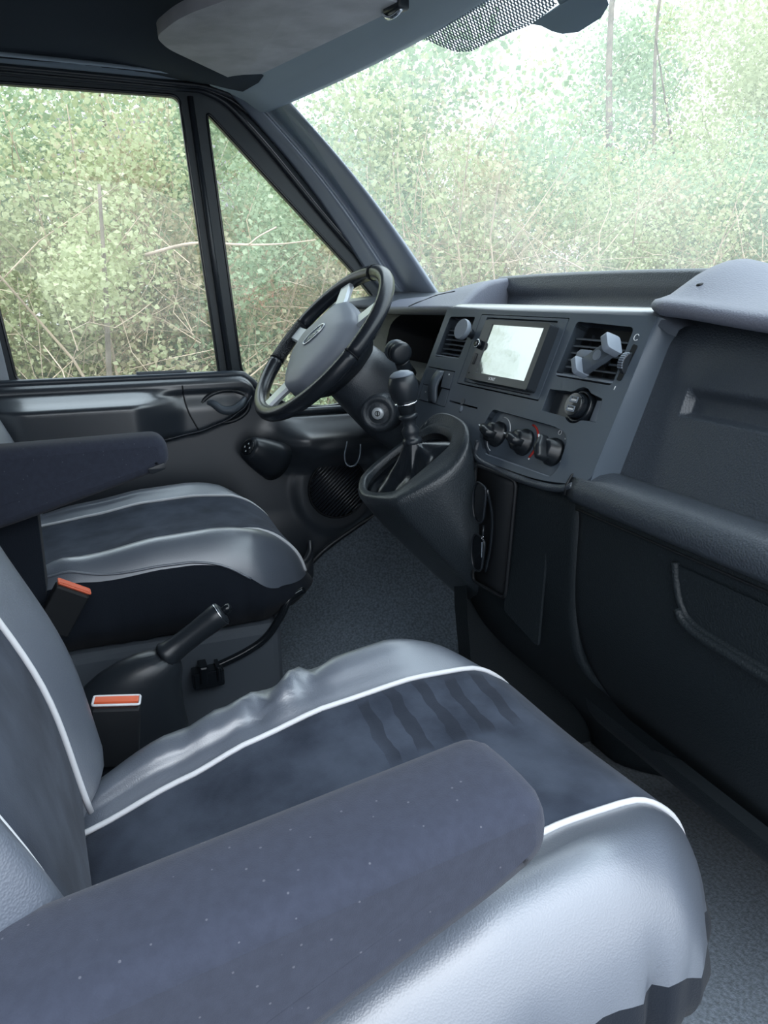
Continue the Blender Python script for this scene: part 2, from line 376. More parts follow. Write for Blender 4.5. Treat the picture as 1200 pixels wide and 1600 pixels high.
# header trim between windscreen and lining
rows = []
for x in lin(-.79, .79, 32):
    a = ws(x, .0); rows.append([a+V((0, .012, .006)), a+V((0, .004, -.012)), a+V((0, -.012, -.014)), a+V((0, -.045, .006)), a+V((0, -.085, .022)), a+V((0, -.12, .03)), a+V((0, -.13, .05))])
struct('trim_2', grid(rows), 'header', solid=.006)
rows = [[ws(x, 1.0)+V((0, a, b)) for x in lin(-.80, .80, 32)] for a, b in ((-.25, -.04), (-.02, -.012), (.05, -.02), (.06, -.12))]
struct('trim_4', grid(rows), 'dash', solid=.01)

# A-pillar trim: door edge -> valley -> rounded ridge -> screen edge
top = [V((-.835, -.262, 1.335)), V((-.815, -.252, 1.338)), V((-.795, -.235, 1.333)), V((-.812, -.212, 1.325)), V((-.765, -.190, 1.330)), V((-.735, -.168, 1.326)), V((-.752, -.152, 1.318)), V((-.78, -.14, 1.315))]
bot = [V((-.850, .062, .955)), V((-.825, .085, .950)), V((-.800, .105, .945)), V((-.816, .128, .937)), V((-.755, .165, .915)), V((-.712, .205, .895)), V((-.735, .228, .890)), V((-.77, .245, .885))]
rows = []
for i, s in enumerate(lin(-.05, 1.12, 22)):
    rows.append(spline([a.lerp(b, s)+V((0, .010, .012))*math.sin(pi*min(max(s, 0), 1)) for a, b in zip(top, bot)], 3))
struct('trim_1', grid(rows), 'pillar', solid=-.006)

# ------------------------------------------------------------------ driver's door
door = struct('door_1', plate(Fr((-.90, 0, 0), (0, 1, 0), (0, 0, 1)),
    rpoly([(-1.12, .45), (.24, .45), (.24, .83), (.10, .965), (-.262, 1.362), (-1.12, 1.372)], [0, 0, .02, .02, .06, 0], 6),
    [rpoly([(-.800, .706), (-.332, .695), (-.380, 1.336), (-.86, 1.333)], .02, 5),
     rpoly([(-.322, 1.310), (.030, .958), (.165, .80), (.160, .66), (-.02, .602), (-.16, .612), (-.235, .668), (-.276, .702)], [.02, .02, .03, .04, .05, .06, .05, .025], 5)], .035, .04), 'frame', bev=.006, smooth=False)
OFF[door] = V()
A = Fr((-.885, 0, 0), (0, 1, 0), (0, 0, 1))
w2 = struct('window_2', plate(A, rpoly([(-.803, .69), (-.328, .68), (-.376, 1.345), (-.865, 1.343)], .01), (), .004), 'sideglass', smooth=False)
w3 = struct('window_3', plate(A, [(-.325, 1.32), (.04, .962), (.18, .80), (.17, .65), (-.02, .59), (-.17, .60), (-.245, .66), (-.285, .70)], (), .004), 'sideglass', smooth=False)
def side(pts, x): return [V((x, p[0], p[1])) for p in pts]
obj('window_seal', tube(side(rpoly([(-.800, .706), (-.332, .695), (-.380, 1.336), (-.86, 1.333)], .02, 5), -.862), .004, 6, True), 'gloss', door)
obj('window_seal', tube(side(rpoly([(-.322, 1.310), (.030, .958), (.165, .80), (.160, .66), (-.02, .602), (-.16, .612), (-.235, .668), (-.276, .702)], [.02, .02, .03, .04, .05, .06, .05, .025], 5), -.862), .004, 6, True), 'gloss', door)
obj('divider_rib', tube([(-.858, -.356, 1.335), (-.856, -.306, .700)], .007, 8), 'satinblack', door)
for k, (dy, m) in enumerate(((0, 'satinblack'), (.018, 'gloss'), (.032, 'satinblack'))):
    P = spline([(-.856+.006*k, -1.1, 1.353+.004*k), (-.856+.006*k, -.45, 1.349+.004*k), (-.855+.006*k, -.31+dy*.5, 1.342+.003*k), (-.853+.005*k, -.215+dy, 1.27+dy*.6), (-.853+.005*k, -.05+dy, 1.09+dy*.6), (-.853+.005*k, .06+dy, .975+dy*.6)], 8)
    obj('door_seal', tube(P, .0065, 6), m, door)
# moulded panel, X as a height field over (Y, Z)
ZB = [(-1.12, .545), (-.8, .545), (-.5, .552), (-.40, .568), (-.33, .590), (-.28, .622), (-.255, .66), (-.245, .72)]
def ztop(y): return .702-.105*sst(-.29, -.17, y)
def dx(y, z):
    zt = ztop(y); x = -.842
    up = zt-z
    x += .016*sst(0, .012, up)                                    # edge of the sill
    zb = interp(ZB, y)
    if y < -.245: x += .014*sst(-.006, .006, z-zb)                # upper pod stands proud of the lower panel
    ar = sst(-1.0, -.78, y)*sst(-.425, -.56, y)                   # arm-rest swelling
    x += .070*ar*sst(.683, .645, z)*sst(zb-.005, zb+.02, z)
    x += -.012*sst(.672, .664, z)*sst(.62, .664, z)*(1-ar)*sst(-.26, -.30, y)
    x += .060*sst(-.26, -.12, y)*sst(.600, .53, z)*sst(.43, .52, z)     # shoulder under the dipped window
    bs = math.hypot((y+.04)/.12, (z-.387)/.13); x += .010*sst(1.15, .85, bs)
    x += .020*sst(.34, .22, z)*sst(-.1, -.25, y)                  # map pocket
    return x
ys = lin(-1.10, .26, 170)
rows = [[V((dx(y, .04+(ztop(y)-.04)*t), y, .04+(ztop(y)-.04)*t)) for t in lin(0, 1, 110)] for y in ys]
obj('inner_panel', grid(rows), 'door', door)
P = [V((-.846+.016*.6, y, ztop(y)+.003)) for y in lin(-1.10, .2, 60)]
obj('sill_cap', tube(P, .010, 8), 'dooru', door)
sl = obj('sill_vent', plate(Fr((0, 0, .714), (0, 1, 0), (1, 0, 0)), rect(-.535, -.415, -.852, -.838, .006), [rect(-.527, -.423, -.849, -.841, .003)], .006, .0), 'mid', door, smooth=False)
seam = [V((dx(y, z)+.0005, y, z)) for y, z in spline([(-.432, .690, 0), (-.430, .66, 0), (-.422, .62, 0), (-.402, .572, 0)], 6) for z in [z]] if False else [V((dx(p.x, p.y)-.0004, p.x, p.y)) for p in spline([(-.432, .686, 0), (-.430, .66, 0), (-.422, .62, 0), (-.402, .575, 0)], 8)]
obj('panel_seam', tube(seam, .0022, 6), 'black', door)
P = [V((dx(y, interp(ZB, y)+.001)+.002, y, interp(ZB, y)+.001)) for y in lin(-1.05, -.262, 40)]
obj('pod_edge', tube(P, .0022, 6), 'dooru', door)
H = Fr((-.826, -.330, .627), (0, 1, 0), (0, 0, 1))
hb = obj('handle_bezel', join(tube([H(*p, .004) for p in ell(0, 0, .062, .040, 40, .12)], .0055, 8, True), plate(H, ell(0, 0, .062, .040, 40, .12), (), .004, .0)), 'satinblack', door)
dr = spline([H(-.042, .012, .006), H(-.03, .010, .014), H(-.008, -.006, .022), (H(.016, -.006, .024)), H(.036, .006, .022), H(.050, .020, .012)], 6)
obj('door_handle', tube(dr, [.006+.005*math.sin(pi*i/(len(dr)-1)) for i in range(len(dr))], 10), 'mid', door)
obj('lock_tab', plate(H, rpoly([(-.048, .004), (-.012, -.012), (-.012, -.026), (-.046, -.018)], .006), (), .01, .012), 'satinblack', door, bev=.002)
# mirror switch pod
MP = Fr((-.766, -.288, .528), V((.75, .35, 0)), V((-.17, .40, .75)))
pod = obj('mirror_switch', lathe([(.056, -.10), (.051, -.07), (.043, -.035), (.034, -.006), (.030, .0), (.022, .0015)], MP.o, MP.n, 28, sx=1.0, sy=.9), 'satinblack', door)
obj('switch_face', plate(MP, ell(0, 0, .024, .020, 24), (), .003, .0035), 'gloss', pod, bev=.001)
for a, b in ((0, .010), (.010, 0), (0, -.010), (-.010, 0)): obj('arrow_mark', plate(MP, rpoly([(a-.0025, b-.002), (a+.0025, b-.002), (a, b+.0028)], .0004, 2), (), .0012, .0042), 'white', pod, smooth=False)
# speaker grille
SP = Fr((dx(-.04, .387)+.004, -.04, .387), (0, 1, 0), (0, 0, 1))
sp = obj('speaker_grille', join(plate(SP, ell(0, 0, .083, .083, 40), (), .01, .001), tube([SP(*p, .002) for p in ell(0, 0, .083, .083, 40)], .003, 6, True)), 'black', door)
for k in range(-9, 10):
    q = k*.0086; L = math.sqrt(max(.079**2-q*q, 0)); c, s = math.cos(.72), math.sin(.72)
    obj('rib', tube([SP(-q*s-L*c, q*c-L*s, .003), SP(-q*s+L*c, q*c+L*s, .003)], .0030, 6), 'door', sp)
# map pocket with a hooked end
P = spline([(-.79, -.9, .20), (-.77, -.5, .195), (-.765, -.28, .190), (-.770, -.17, .197), (-.785, -.135, .22), (-.80, -.128, .25)], 8)
obj('map_pocket', join(tube(P, .009, 8), grid([[p, V((p.x+.01, p.y, p.z-.14))] for p in P])), 'door', door, solid=.006)
P = spline([(-.808, -.20, .10), (-.808, -.10, .205), (-.805, .0, .268), (-.800, .08, .315), (-.79, .16, .40)], 8)
obj('entry_seal', tube(P, .007, 8), 'satinblack', door)
# pale B-pillar strip behind the driver's window
struct('trim_5', plate(Fr((-.858, 0, 0), (0, 1, 0), (0, 0, 1)), rpoly([(-1.0, .60), (-.806, .60), (-.822, .80), (-.875, 1.37), (-1.0, 1.37)], .01), (), .02, .012), 'paint', bev=.006)
# carpeted wheel arch rising from the floor to the door
P0 = spline([(-.815, -.38, .0), (-.815, -.22, .10), (-.812, -.10, .195), (-.808, .0, .262), (-.80, .09, .33), (-.79, .30, .46)], 6)
P2 = spline([(-.42, -.40, .004), (-.42, -.22, .005), (-.41, -.10, .01), (-.40, .0, .015), (-.40, .10, .02), (-.40, .34, .03)], 6)
rows = []
for a, b in zip(P0, P2):
    row = []
    for t in lin(0, 1, 14):
        p = a.lerp(b, t); p.z -= (a.z-b.z)*.10*math.sin(pi*t); p.z += .006*noise.noise(p*14); row.append(p)
    rows.append(row)
struct('trim_6', grid(rows), 'carpet')

# ------------------------------------------------------------------ sun visor
VZ = Fr((0, 0, 1.362), (1, 0, 0), (0, 1, .06))
vis = thing('sun_visor', 'grey cloth sun visor folded up against the dark headliner', 'sun visor', (-.45, -.28, 1.362))
vp = rpoly([(-.752, -.262), (-.715, -.243), (-.225, -.085), (-.14, -.30), (-.34, -.438), (-.452, -.468), (-.520, -.44)], [.012, .012, .02, .03, .05, .03, .03], 6)
obj('visor_panel', plate(VZ, vp, (), .022, .022), 'visor', vis, bev=.008, seg=3)
P = spline([(-.76, -.262, 1.349), (-.742, -.256, 1.352), (-.724, -.246, 1.354)], 4)
obj('hinge_pin', tube(P, .006, 8), 'grey', vis)
cl = obj('retaining_clip', join(box(Fr((-.238, -.098, 1.35), (1, .3, 0), (0, 1, 0)), -.022, .022, -.012, .012, -.002, .03)), 'satinblack', vis, bev=.004)
obj('clip_hook', tube(spline([(-.262, -.112, 1.352), (-.248, -.108, 1.342), (-.232, -.102, 1.342), (-.222, -.094, 1.350)], 4), .004, 8), 'chrome', vis)

# ------------------------------------------------------------------ dashboard
FA = Fr((-.008, 0, .805), (math.cos(.041), math.sin(.041), 0), (-.0153, .3722, .9280))
dash = thing('dashboard', 'full-width black grained dashboard below the windscreen', 'dashboard', (0, .1, 0))
ventL = rpoly([(-.233, -.024), (-.141, -.021), (-.135, .057), (-.229, .055)], .006)
ventR = rpoly([(.150, -.025), (.276, -.026), (.276, .054), (.153, .058)], .008)
heat = rpoly([(.046, -.167), (.226, -.166), (.234, -.150), (.230, -.104), (.198, -.096), (.024, -.094), (.018, -.108), (.010, -.140)], .014, 4)
usb = [(.150, -.078), (.150, -.045), (.200, -.043)]+[(.2245+.026*math.cos(t), -.060+.026*math.sin(t)) for t in lin(2.3, .85, 8)]+[(.268, -.045), (.273, -.077), (.247, -.0785)]+[(.2245+.026*math.cos(t), -.060+.026*math.sin(t)) for t in lin(-.85, -2.3, 8)]
radio = rect(-.1175, .1345, -.066, .0625, .003)
sw = rpoly([(-.241, -.112), (-.128, -.112), (-.137, -.045), (-.244, -.045)], .002)
slot = rect(-.120, -.022, -.1005, -.0975)
outer = rpoly([(-.250, .070), (.309, .070), (.304, -.150), (.285, -.163), (.200, -.176), (.020, -.178), (-.02, -.170), (-.235, -.170), (-.254, -.09)], [.004, .004, .015, .03, .05, .04, .05, .02, .02], 5)
obj('centre_fascia', plate(FA, outer, [ventL, ventR, heat, usb, radio, sw, slot], .022, 0), 'fascia', dash, smooth=False, bev=.0016)
obj('fascia_back', plate(FA, [(-.25, -.17), (.30, -.165), (.305, .066), (-.25, .066)], (), .006, -.024), 'black', dash, smooth=False)
# side strip down the right of the fascia
st = []
for t in lin(0, 1, 12):
    a = FA(.309-.005*t, .070-.222*t, -.001); b = FA(.321-.015*t, .068-.203*t, -.013-.029*t); st.append([a, a.lerp(b, .3)+FA.n*.003, a.lerp(b, .7)+FA.n*.003, b, b-FA.n*.02])
obj('fascia_side_strip', grid(st), 'fascia', dash)
st = []
for t in lin(0, 1, 12):
    a = FA(-.250-.004*t, .070-.24*t, -.001); b = a+V((-.02, .05, 0)); st.append([a, a.lerp(b, .3), b, b+V((-.01, .06, 0))])
obj('fascia_left_cheek', grid(st), 'fascia', dash)
# top shelf of the console, rolling forward
rows = []
for x in lin(-.256, .345, 40):
    e = FA(x, .068); dz = -.02*sst(.29, .345, x)-.012*sst(-.235, -.256, x)
    rows.append([e+V((0, -.0005, -.002+dz)), e+V((0, .003, .006+dz)), e+V((0, .014, .0105+dz)), e+V((0, .05, .011+dz)), e+V((0, .10, .008+dz)), e+V((0, .21, .004+dz))])
obj('console_shelf', grid(rows), 'shelf', dash)
# recessed bin at the back of the shelf, under the hood
rows = []
for x in lin(-.40, .30, 30):
    h = .9335-.003*((x+.12)/.3)**2
    rows.append([V((x, .185, .868)), V((x, .198, .872)), V((x, .202, .895)), V((x, .196, .905)), V((x, .203, .916)), V((x, .202, h-.006)), V((x, .206, h)), V((x, .214, h+.001)), V((x, .30, h-.002)), V((x, .45, h-.03))])
obj('centre_hood', grid(rows), 'dash', dash)
# cluster hood with the swept end that frames the bin
rows = []
ZR = [(.02, .872), (.05, .885), (.09, .907), (.14, .922), (.20, .928), (.26, .929), (.5, .90)]
ZL = [(.02, .867), (.05, .876), (.09, .884), (.14, .889), (.20, .893), (.26, .894), (.5, .87)]
YS = [.022, .030, .05, .07, .09, .11, .13, .15, .17, .19, .21, .25, .32, .42, .5]
def hood(x, y, e):
    return V((x, y, interp(ZL, y)+(interp(ZR, y)-interp(ZL, y))*sst(-.66, e, x)))
for i, y in enumerate([None, None]+YS):
    yy = YS[0] if y is None else y; e = -.238-.125*max(0, min(1, (yy-.03)/.17))
    row = [hood(x, yy, e) for x in lin(-.80, e, 30)]; p = row[-1]
    row += [p+V((.006, -.001, -.003)), p+V((.009, -.002, -.010)), V((p.x+.010, p.y-.002, min(p.z-.014, .885))), V((p.x+.012, p.y, .868))]
    if y is None: row = [q+(V((0, .016, -.016)) if i == 0 else V((0, -.001, -.008))) for q in row]
    rows.append(row)
obj('cluster_hood', grid(rows), 'soft', dash)
P = [V((x, .026, .871+.009*sst(-.6, -.3, x))) for x in lin(-.50, -.335, 10)]
obj('hood_seam', tube([hood(p.x, p.y, -.26)+V((0, 0, .0004)) for p in spline([(-.470, .024, 0), (-.470, .05, 0), (-.455, .078, 0), (-.42, .084, 0), (-.37, .086, 0)], 6)], .0014, 6), 'black', dash)
# binnacle: arched opening, dark dish behind
CL = Fr((-.47, .045, .79), (1, 0, 0), (0, .25, 1))
arch = [(.185*math.cos(t), .025+.052*math.sin(t)) for t in lin(0, pi, 16)]+[(-.185, -.08), (.185, -.08)]
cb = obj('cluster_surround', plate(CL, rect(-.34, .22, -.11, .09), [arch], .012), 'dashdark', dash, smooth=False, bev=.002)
rows = [[CL(p[0]*k, (p[1]+.01)*k-.01, -d) for p in arch] for k, d in ((1, .0), (.96, .03), (.90, .08), (.86, .11))]
obj('cluster_dish', cap(grid(rows, cu=True), len(arch), False, True), 'black', dash, ang=40)
for a in (-.08, .08): obj('gauge', join(tube([CL(a+p[0], -.015+p[1], -.104) for p in ell(0, 0, .052)], .003, 6, True), plate(CL, ell(a, -.015, .05), (), .003, -.104)), 'satinblack', dash)
# passenger cover on top
rows = []
for x in lin(.278, .84, 40):
    k = math.exp(-((x-.30)/.085)**2)*.030; lft = sst(.278, .30, x)
    fz = .886-.016*sst(.28, .52, x); fy = .045-.012*lft
    cb_ = .012*(1-lft)
    pts = [V((x, fy+.03, fz-.018)), V((x, fy+.003, fz-.014+cb_)), V((x, fy, fz-.004)), V((x, fy+.006, fz+.004)), V((x, fy+.03, fz+.010)), V((x, fy+.07, fz+.017+k*.6)), V((x, fy+.115, fz+.022+k)), V((x, fy+.16, fz+.020+k)), V((x, fy+.25, fz+.015)), V((x, fy+.38, fz-.01))]
    rows.append(spline(pts, 2))
cov = obj('passenger_top_cover', grid(rows), 'soft', dash)
obj('cover_end', (rows[0]+[V((.278, .12, .87)), V((.278, .42, .85))], [tuple(range(len(rows[0])))+(len(rows[0])+1, len(rows[0]))]), 'soft', dash, smooth=False)
obj('cover_button', lathe([(.005, 0), (.004, .002), (.001, .0025)], (.318, .085, .907), (0, -.3, 1), 12), 'black', dash)
obj('cover_seam', tube([(.495, .031, .862), (.497, .034, .876), (.50, .07, .888), (.505, .2, .893)], .0022, 6), 'black', dash)
# passenger panel with the shallow grab ledge
def ppy(x, z):
    y = .002+.062*((z-.667)/.2)
    l = sst(.3655, .3695, x)
    y += .014*l*(sst(.753, .757, z-(.0)*x)-sst(.772, .790, z))
    y -= .016*sst(.715, .66, z)*0
    y += .016*sst(.83, .875, z)
    return y
xs = [.29, .30, .31, .32, .33, .34, .345, .35, .355, .36, .3635, .366, .369, .372, .375, .38, .39, .40]+lin(.42, .84, 20)
zs = lin(.655, .750, 8)+lin(.752, .760, 6)+lin(.764, .795, 10)+lin(.80, .885, 12)
obj('passenger_panel', grid([[V((x, ppy(x, z), z)) for z in zs] for x in xs]), 'dash', dash)
obj('panel_seam', tube([V((x, ppy(x, .712-.004*(x-.3))-.0003, .700)) for x in lin(.365, .84, 12)], .0016, 6), 'black', dash)
# padded lip under the panel
rows = []
for x in lin(.262, .84, 30):
    rows.append([V((x, .006, .660)), V((x, .002, .6685)), V((x, -.010, .6705)), V((x, -.030, .6690)), V((x, -.046, .662)), V((x, -.054, .650)), V((x, -.0555, .636)), V((x, -.050, .628)), V((x, -.03, .626))])
obj('padded_lip', cap(grid(rows), 9), 'dash', dash)
obj('lip_seam', tube([V((.2615, a, b)) for a, b in ((.004, .668), (-.010, .6715), (-.030, .670), (-.047, .663), (-.055, .650), (-.0565, .636))], .0016, 6), 'black', dash)
# trim line under the fascia
P = [FA(a, b, -.001) for a, b in [(p.x, p.y) for p in spline([(.016, -.150, 0), (.022, -.172, 0), (.05, -.181, 0), (.12, -.1835, 0), (.20, -.182, 0), (.250, -.176, 0), (.276, -.166, 0)], 6)]]
obj('fascia_lip', tube(P, .0055, 8), 'dash', dash)
# lower centre panel
def lcy(x, z): return -.072+.03*sst(.02, .26, x)+.34*sst(.48, 0, z)**1.4*.9+.010*sst(.62, .3, z)+.13*sst(.04, .25, x)*sst(.40, .05, z)
rows = [[V((x, lcy(x, z), z)) for x in lin(-.02, .275, 16)] for z in lin(.005, .634, 30)]
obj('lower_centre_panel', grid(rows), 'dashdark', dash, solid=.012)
PK = Fr((.098, lcy(.09, .55)-.003, .545), (1, .12, 0), (0, .0, 1))
obj('pocket_rim', join(tube([PK(*p, .002) for p in rpoly([(-.055, -.11), (.035, -.11), (.05, .085), (-.055, .09)], .012)], .003, 6, True), plate(PK, rpoly([(-.055, -.11), (.035, -.11), (.05, .085), (-.055, .09)], .012), (), .002, .0)), 'black', dash)
PL = Fr((.185, lcy(.185, .5)-.003, .49), (1, .12, 0), (0, .12, 1))
obj('pocket_cover', plate(PL, rpoly([(-.055, -.075), (.035, -.10), (.018, .085), (-.025, .095), (-.06, .09)], .008), (), .004, .003), 'dashdark', dash, smooth=False, bev=.002)
# glove box door and everything under the lip
def gly(x, z): return -.040+.30*sst(.56, .02, z)**1.6-.004*sst(.60, .63, z)
rows = [[V((x, gly(x, z), z)) for x in lin(.268, .84, 30)] for z in lin(.26, .630, 26)]
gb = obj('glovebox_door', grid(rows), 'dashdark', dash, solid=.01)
obj('lid_line', tube([V((x, gly(x, .618)-.0012, .618)) for x in lin(.275, .84, 12)], .0016, 6), 'black', gb)
hp = spline([(.462, .606, 0), (.466, .588, 0), (.478, .560, 0), (.500, .545, 0), (.56, .540, 0), (.70, .535, 0)], 5)
obj('handle_recess', join(tube([V((p.x, gly(p.x, p.y)-.003, p.y)) for p in hp], .005, 8), grid([[V((p.x, gly(p.x, z)-.0035, z)) for z in lin(p.y, .604, 4)] for p in hp])), 'dashdark', gb)
obj('latch_lip', tube([V((p.x, gly(p.x, p.y)-.008, p.y-.004)) for p in hp[10:]], .0055, 8), 'dashdark', gb)
rows = [[V((x, .02+.36*sst(.30, .0, z), z)) for x in lin(.24, .84, 12)] for z in lin(.0, .30, 12)]
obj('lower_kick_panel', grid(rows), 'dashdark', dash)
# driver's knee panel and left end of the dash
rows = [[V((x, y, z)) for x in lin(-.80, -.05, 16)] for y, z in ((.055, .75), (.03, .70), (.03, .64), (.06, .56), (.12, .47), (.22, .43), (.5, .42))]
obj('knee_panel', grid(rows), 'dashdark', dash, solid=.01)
rows = [[V((x, y, z)) for y, z in ((.036, .86), (.04, .80), (.055, .74), (.10, .70))] for x in (-.83, -.80, -.765, -.74)]
obj('end_cap', grid(rows), 'dash', dash, solid=.01)

# --- vents
def vent(name, poly, a0, a1, bs, depth, lft):
    v = obj(name, plate(FA, poly, (), .004, -depth-.02), 'black', dash, smooth=False)
    k = len(poly); obj('vent_duct', grid([[FA(p[0], p[1], -.001) for p in poly], [FA(p[0], p[1], -depth-.02) for p in poly]], cu=True), 'satinblack', v, smooth=False)
    for b in bs:
        obj('slat', plate(Fr(FA(0, b, -.010), FA.x, FA.n*1.0-FA.y*.35), rpoly([(a0, -.012), (a1, -.012), (a1-.003, .004), (a0+.003, .004)], .002), (), .0022, .001), 'mid', v, smooth=False)
    for a in lin(a0+.02, a1-.02, 3): obj('rear_fin', box(FA, a-.0008, a+.0008, poly[0][1], poly[-1][1]-.004, -.034, -.02), 'satinblack', v, smooth=False)
    return v
vl = vent('left_vent', ventL, -.229, -.143, [-.0135, -.0045, .0045, .0135, .0225, .0315], .012, True)
vr = vent('right_vent', ventR, .154, .272, [-.017, -.0065, .004, .0145, .025, .0355], .012, False)
obj('vent_ledge', plate(Fr(FA(0, -.022, 0), FA.x, FA.n), rpoly([(.156, -.018), (.272, -.018), (.276, 0), (.150, 0)], .001), (), .003, .001), 'grey', vr, smooth=False)
obj('vent_ledge', plate(Fr(FA(0, -.021, 0), FA.x, FA.n), rpoly([(-.23, -.012), (-.143, -.012), (-.141, 0), (-.233, 0)], .001), (), .002, .001), 'grey', vl, smooth=False)
obj('thumbwheel_well', plate(FA, rpoly([(.281, -.018), (.290, -.018), (.296, .030), (.287, .032)], .003), (), .002, .0012), 'black', vr, smooth=False)
tw = obj('thumbwheel', lathe([(.014, -.004), (.0155, -.003), (.0155, .003), (.014, .004)], FA(.2885, .006, -.004), FA.x, 20), 'satinblack', vr, smooth=False)
for k in range(8):
    t = .75+k*.20; c = FA(.2885, .006, -.004)+(FA.n*math.sin(t)+FA.y*math.cos(t))*.0158
    obj('knurl', box(Fr(c, FA.x, FA.n*math.cos(t)-FA.y*math.sin(t)), -.004, .004, -.0011, .0011, -.0008, .0008), 'grey', tw, smooth=False)
obj('open_mark', tube([FA(.288+.0042*math.cos(t), .0405+.0042*math.sin(t), .001) for t in lin(.6, 5.6, 14)], .0006, 5), 'white', vr)
obj('shut_mark', tube([FA(.284, -.031, .001), FA(.2845, -.026, .001)], .0006, 5), 'white', vr)

# --- switch bank
sb = obj('switch_panel', plate(FA, sw, (), .006, -.006), 'black', dash, smooth=False)
def btn(name, poly, d=.0015, m='mid'): return obj(name, plate(FA, rpoly(poly, .0015, 2), (), .008, d), m, sb, smooth=False, bev=.0008)
btn('switch_button', [(-.241, -.0795), (-.206, -.0795), (-.209, -.047), (-.243, -.047)], .0005)
k1 = btn('switch_button', [(-.234, -.1105), (-.200, -.1105), (-.205, -.0815), (-.2385, -.0815)], .001)
k2 = btn('switch_button', [(-.168, -.0785), (-.1365, -.0785), (-.139, -.047), (-.175, -.047)], .001)
btn('switch_button', [(-.165, -.1115), (-.1295, -.1115), (-.136, -.0805), (-.162, -.0805)], .0005)
rows = [[FA(-.207+.010*t-w*-.028+.0*t, -.047-.063*t, -.001+.010*math.sin(pi*t)) for w in (0, .5, 1)] for t in lin(0, 1, 12)]
obj('dimmer_wheel', grid(rows), 'mid', sb, solid=.006)
for kk, a, b in ((k1, -.217, -.094), (k2, -.152, -.053)): obj('button_mark', plate(FA, ell(a, b, .0016, .0016, 8), (), .001, .0022), 'white', kk, smooth=False)
obj('slot_notch', plate(FA, ell(-.075, -.094, .007, .006, 16), (), .002, .0008), 'dash', dash, smooth=False)
obj('slot_dimple', lathe([(.006, .0), (.005, .0012), (.001, .0018)], FA(-.072, -.1075, 0), FA.n, 14), 'grey', dash)

# --- heater panel
hp_ = obj('heater_panel', plate(FA, heat, (), .004, -.010), 'fascia', dash, smooth=False)
obj('lit_ledge_strip', plate(Fr(FA(0, -.1655, 0), FA.x, FA.n), rpoly([(.050, -.009), (.222, -.009), (.226, -.001), (.046, -.001)], .002), (), .002, .0012), 'grey', hp_, smooth=False)  # lighter grey strip paints in the light caught along the recess bottom
obj('recess_wall', grid([[FA(p[0], p[1], -.001) for p in heat], [FA(p[0], p[1], -.012) for p in heat]], cu=True), 'fascia', hp_)
def knob(a, b, ang, r=.0165):
    k = obj('rotary_knob', lathe([(r+.004, -.010), (r+.004, -.004), (r, -.002), (r*.95, .010), (r*.6, .012)], FA(a, b), FA.n, 28), 'knob', hp_)
    c, s = math.cos(ang), math.sin(ang); f2 = Fr(FA(a, b, .010), FA.x*c+FA.y*s, FA.y*c-FA.x*s)
    rows = []
    for t in lin(-1, 1.25, 12):
        h = .017-.005*abs(t)-.003*t; w = .0075*(1-.25*abs(t)) if abs(t) < 1.2 else .003
        rows.append([f2(t*r, -w, -.004), f2(t*r, -w*.95, h*.7), f2(t*r, -w*.5, h), f2(t*r, w*.5, h), f2(t*r, w*.95, h*.7), f2(t*r, w, -.004)])
    obj('pointer_grip', cap(grid(rows), 6), 'knob', k)
    obj('pointer_line', box(f2, r*.95, r*1.22, -.0008, .0008, .0085, .0098), 'white', k, smooth=False)
    return k
def arc(a, b, r, t0, t1, m, w=.0011):
    return obj('dial_mark', tube([FA(a+r*math.cos(t), b+r*math.sin(t), -.0098) for t in lin(t0, t1, 16)], w, 5), m, hp_)
knob(.051, -.130, 2.9); knob(.127, -.130, 2.95); knob(.201, -.131, 2.15)
arc(.051, -.130, .029, -.1, 1.7, 'white', .0007); arc(.051, -.130, .029, 3.6, 4.5, 'white', .0007)
arc(.127, -.130, .029, -.7, 1.5, 'redline', .0018)
obj('dial_mark', tube([FA(*p, -.0096) for p in ell(.197, -.1015, .0034, .0034, 14)], .0006, 5, True), 'white', hp_)
for a, b, r in ((.213, -.108, .0011), (.2235, -.117, .0014), (.2255, -.131, .0024), (.2225, -.140, .0017), (.084, -.134, .002), (.150, -.151, .0015)):
    obj('dial_mark', plate(FA, ell(a, b, r, r, 8), (), .0012, -.0090), 'white', hp_, smooth=False)
# --- power socket recess
ur = obj('socket_recess', plate(FA, usb, (), .004, -.014), 'satinblack', dash, smooth=False)
obj('recess_wall', grid([[FA(p[0], p[1], -.001) for p in usb], [FA(p[0], p[1], -.016) for p in usb]], cu=True), 'fascia', ur, smooth=False)
obj('recess_ramp', plate(Fr(FA(.2605, -.062, -.004), FA.x*.95+FA.n*.3, FA.y), rect(-.009, .011, -.0145, .0145), (), .002, 0), 'grey', ur, smooth=False)
obj('socket_ring', lathe([(.0235, -.012), (.0235, -.003), (.021, -.001), (.0185, -.003), (.0185, -.012)], FA(.2245, -.061), FA.n, 28, caps=False), 'gloss', ur)
uc = thing('usb_charger', 'round black twin-port charger plugged into the dash power socket', 'charger', FA(.2245, -.061))
obj('charger_body', lathe([(.0175, -.012), (.0175, .006), (.016, .009), (.001, .0095)], FA(.2245, -.061), FA.n, 24), 'gloss', uc, ang=40)
for b in (.0065, -.0065):
    pt = obj('usb_port', plate(FA, rect(.2165, .2325, -.061+b-.0042, -.061+b+.0042, .0008), [rect(.218, .231, -.061+b-.0028, -.061+b+.0028)], .002, .0105), 'grey', uc, smooth=False)
    obj('port_tongue', box(FA, .219, .230, -.061+b-.002, -.061+b+.0004, .0085, .0100), 'white', pt, smooth=False)

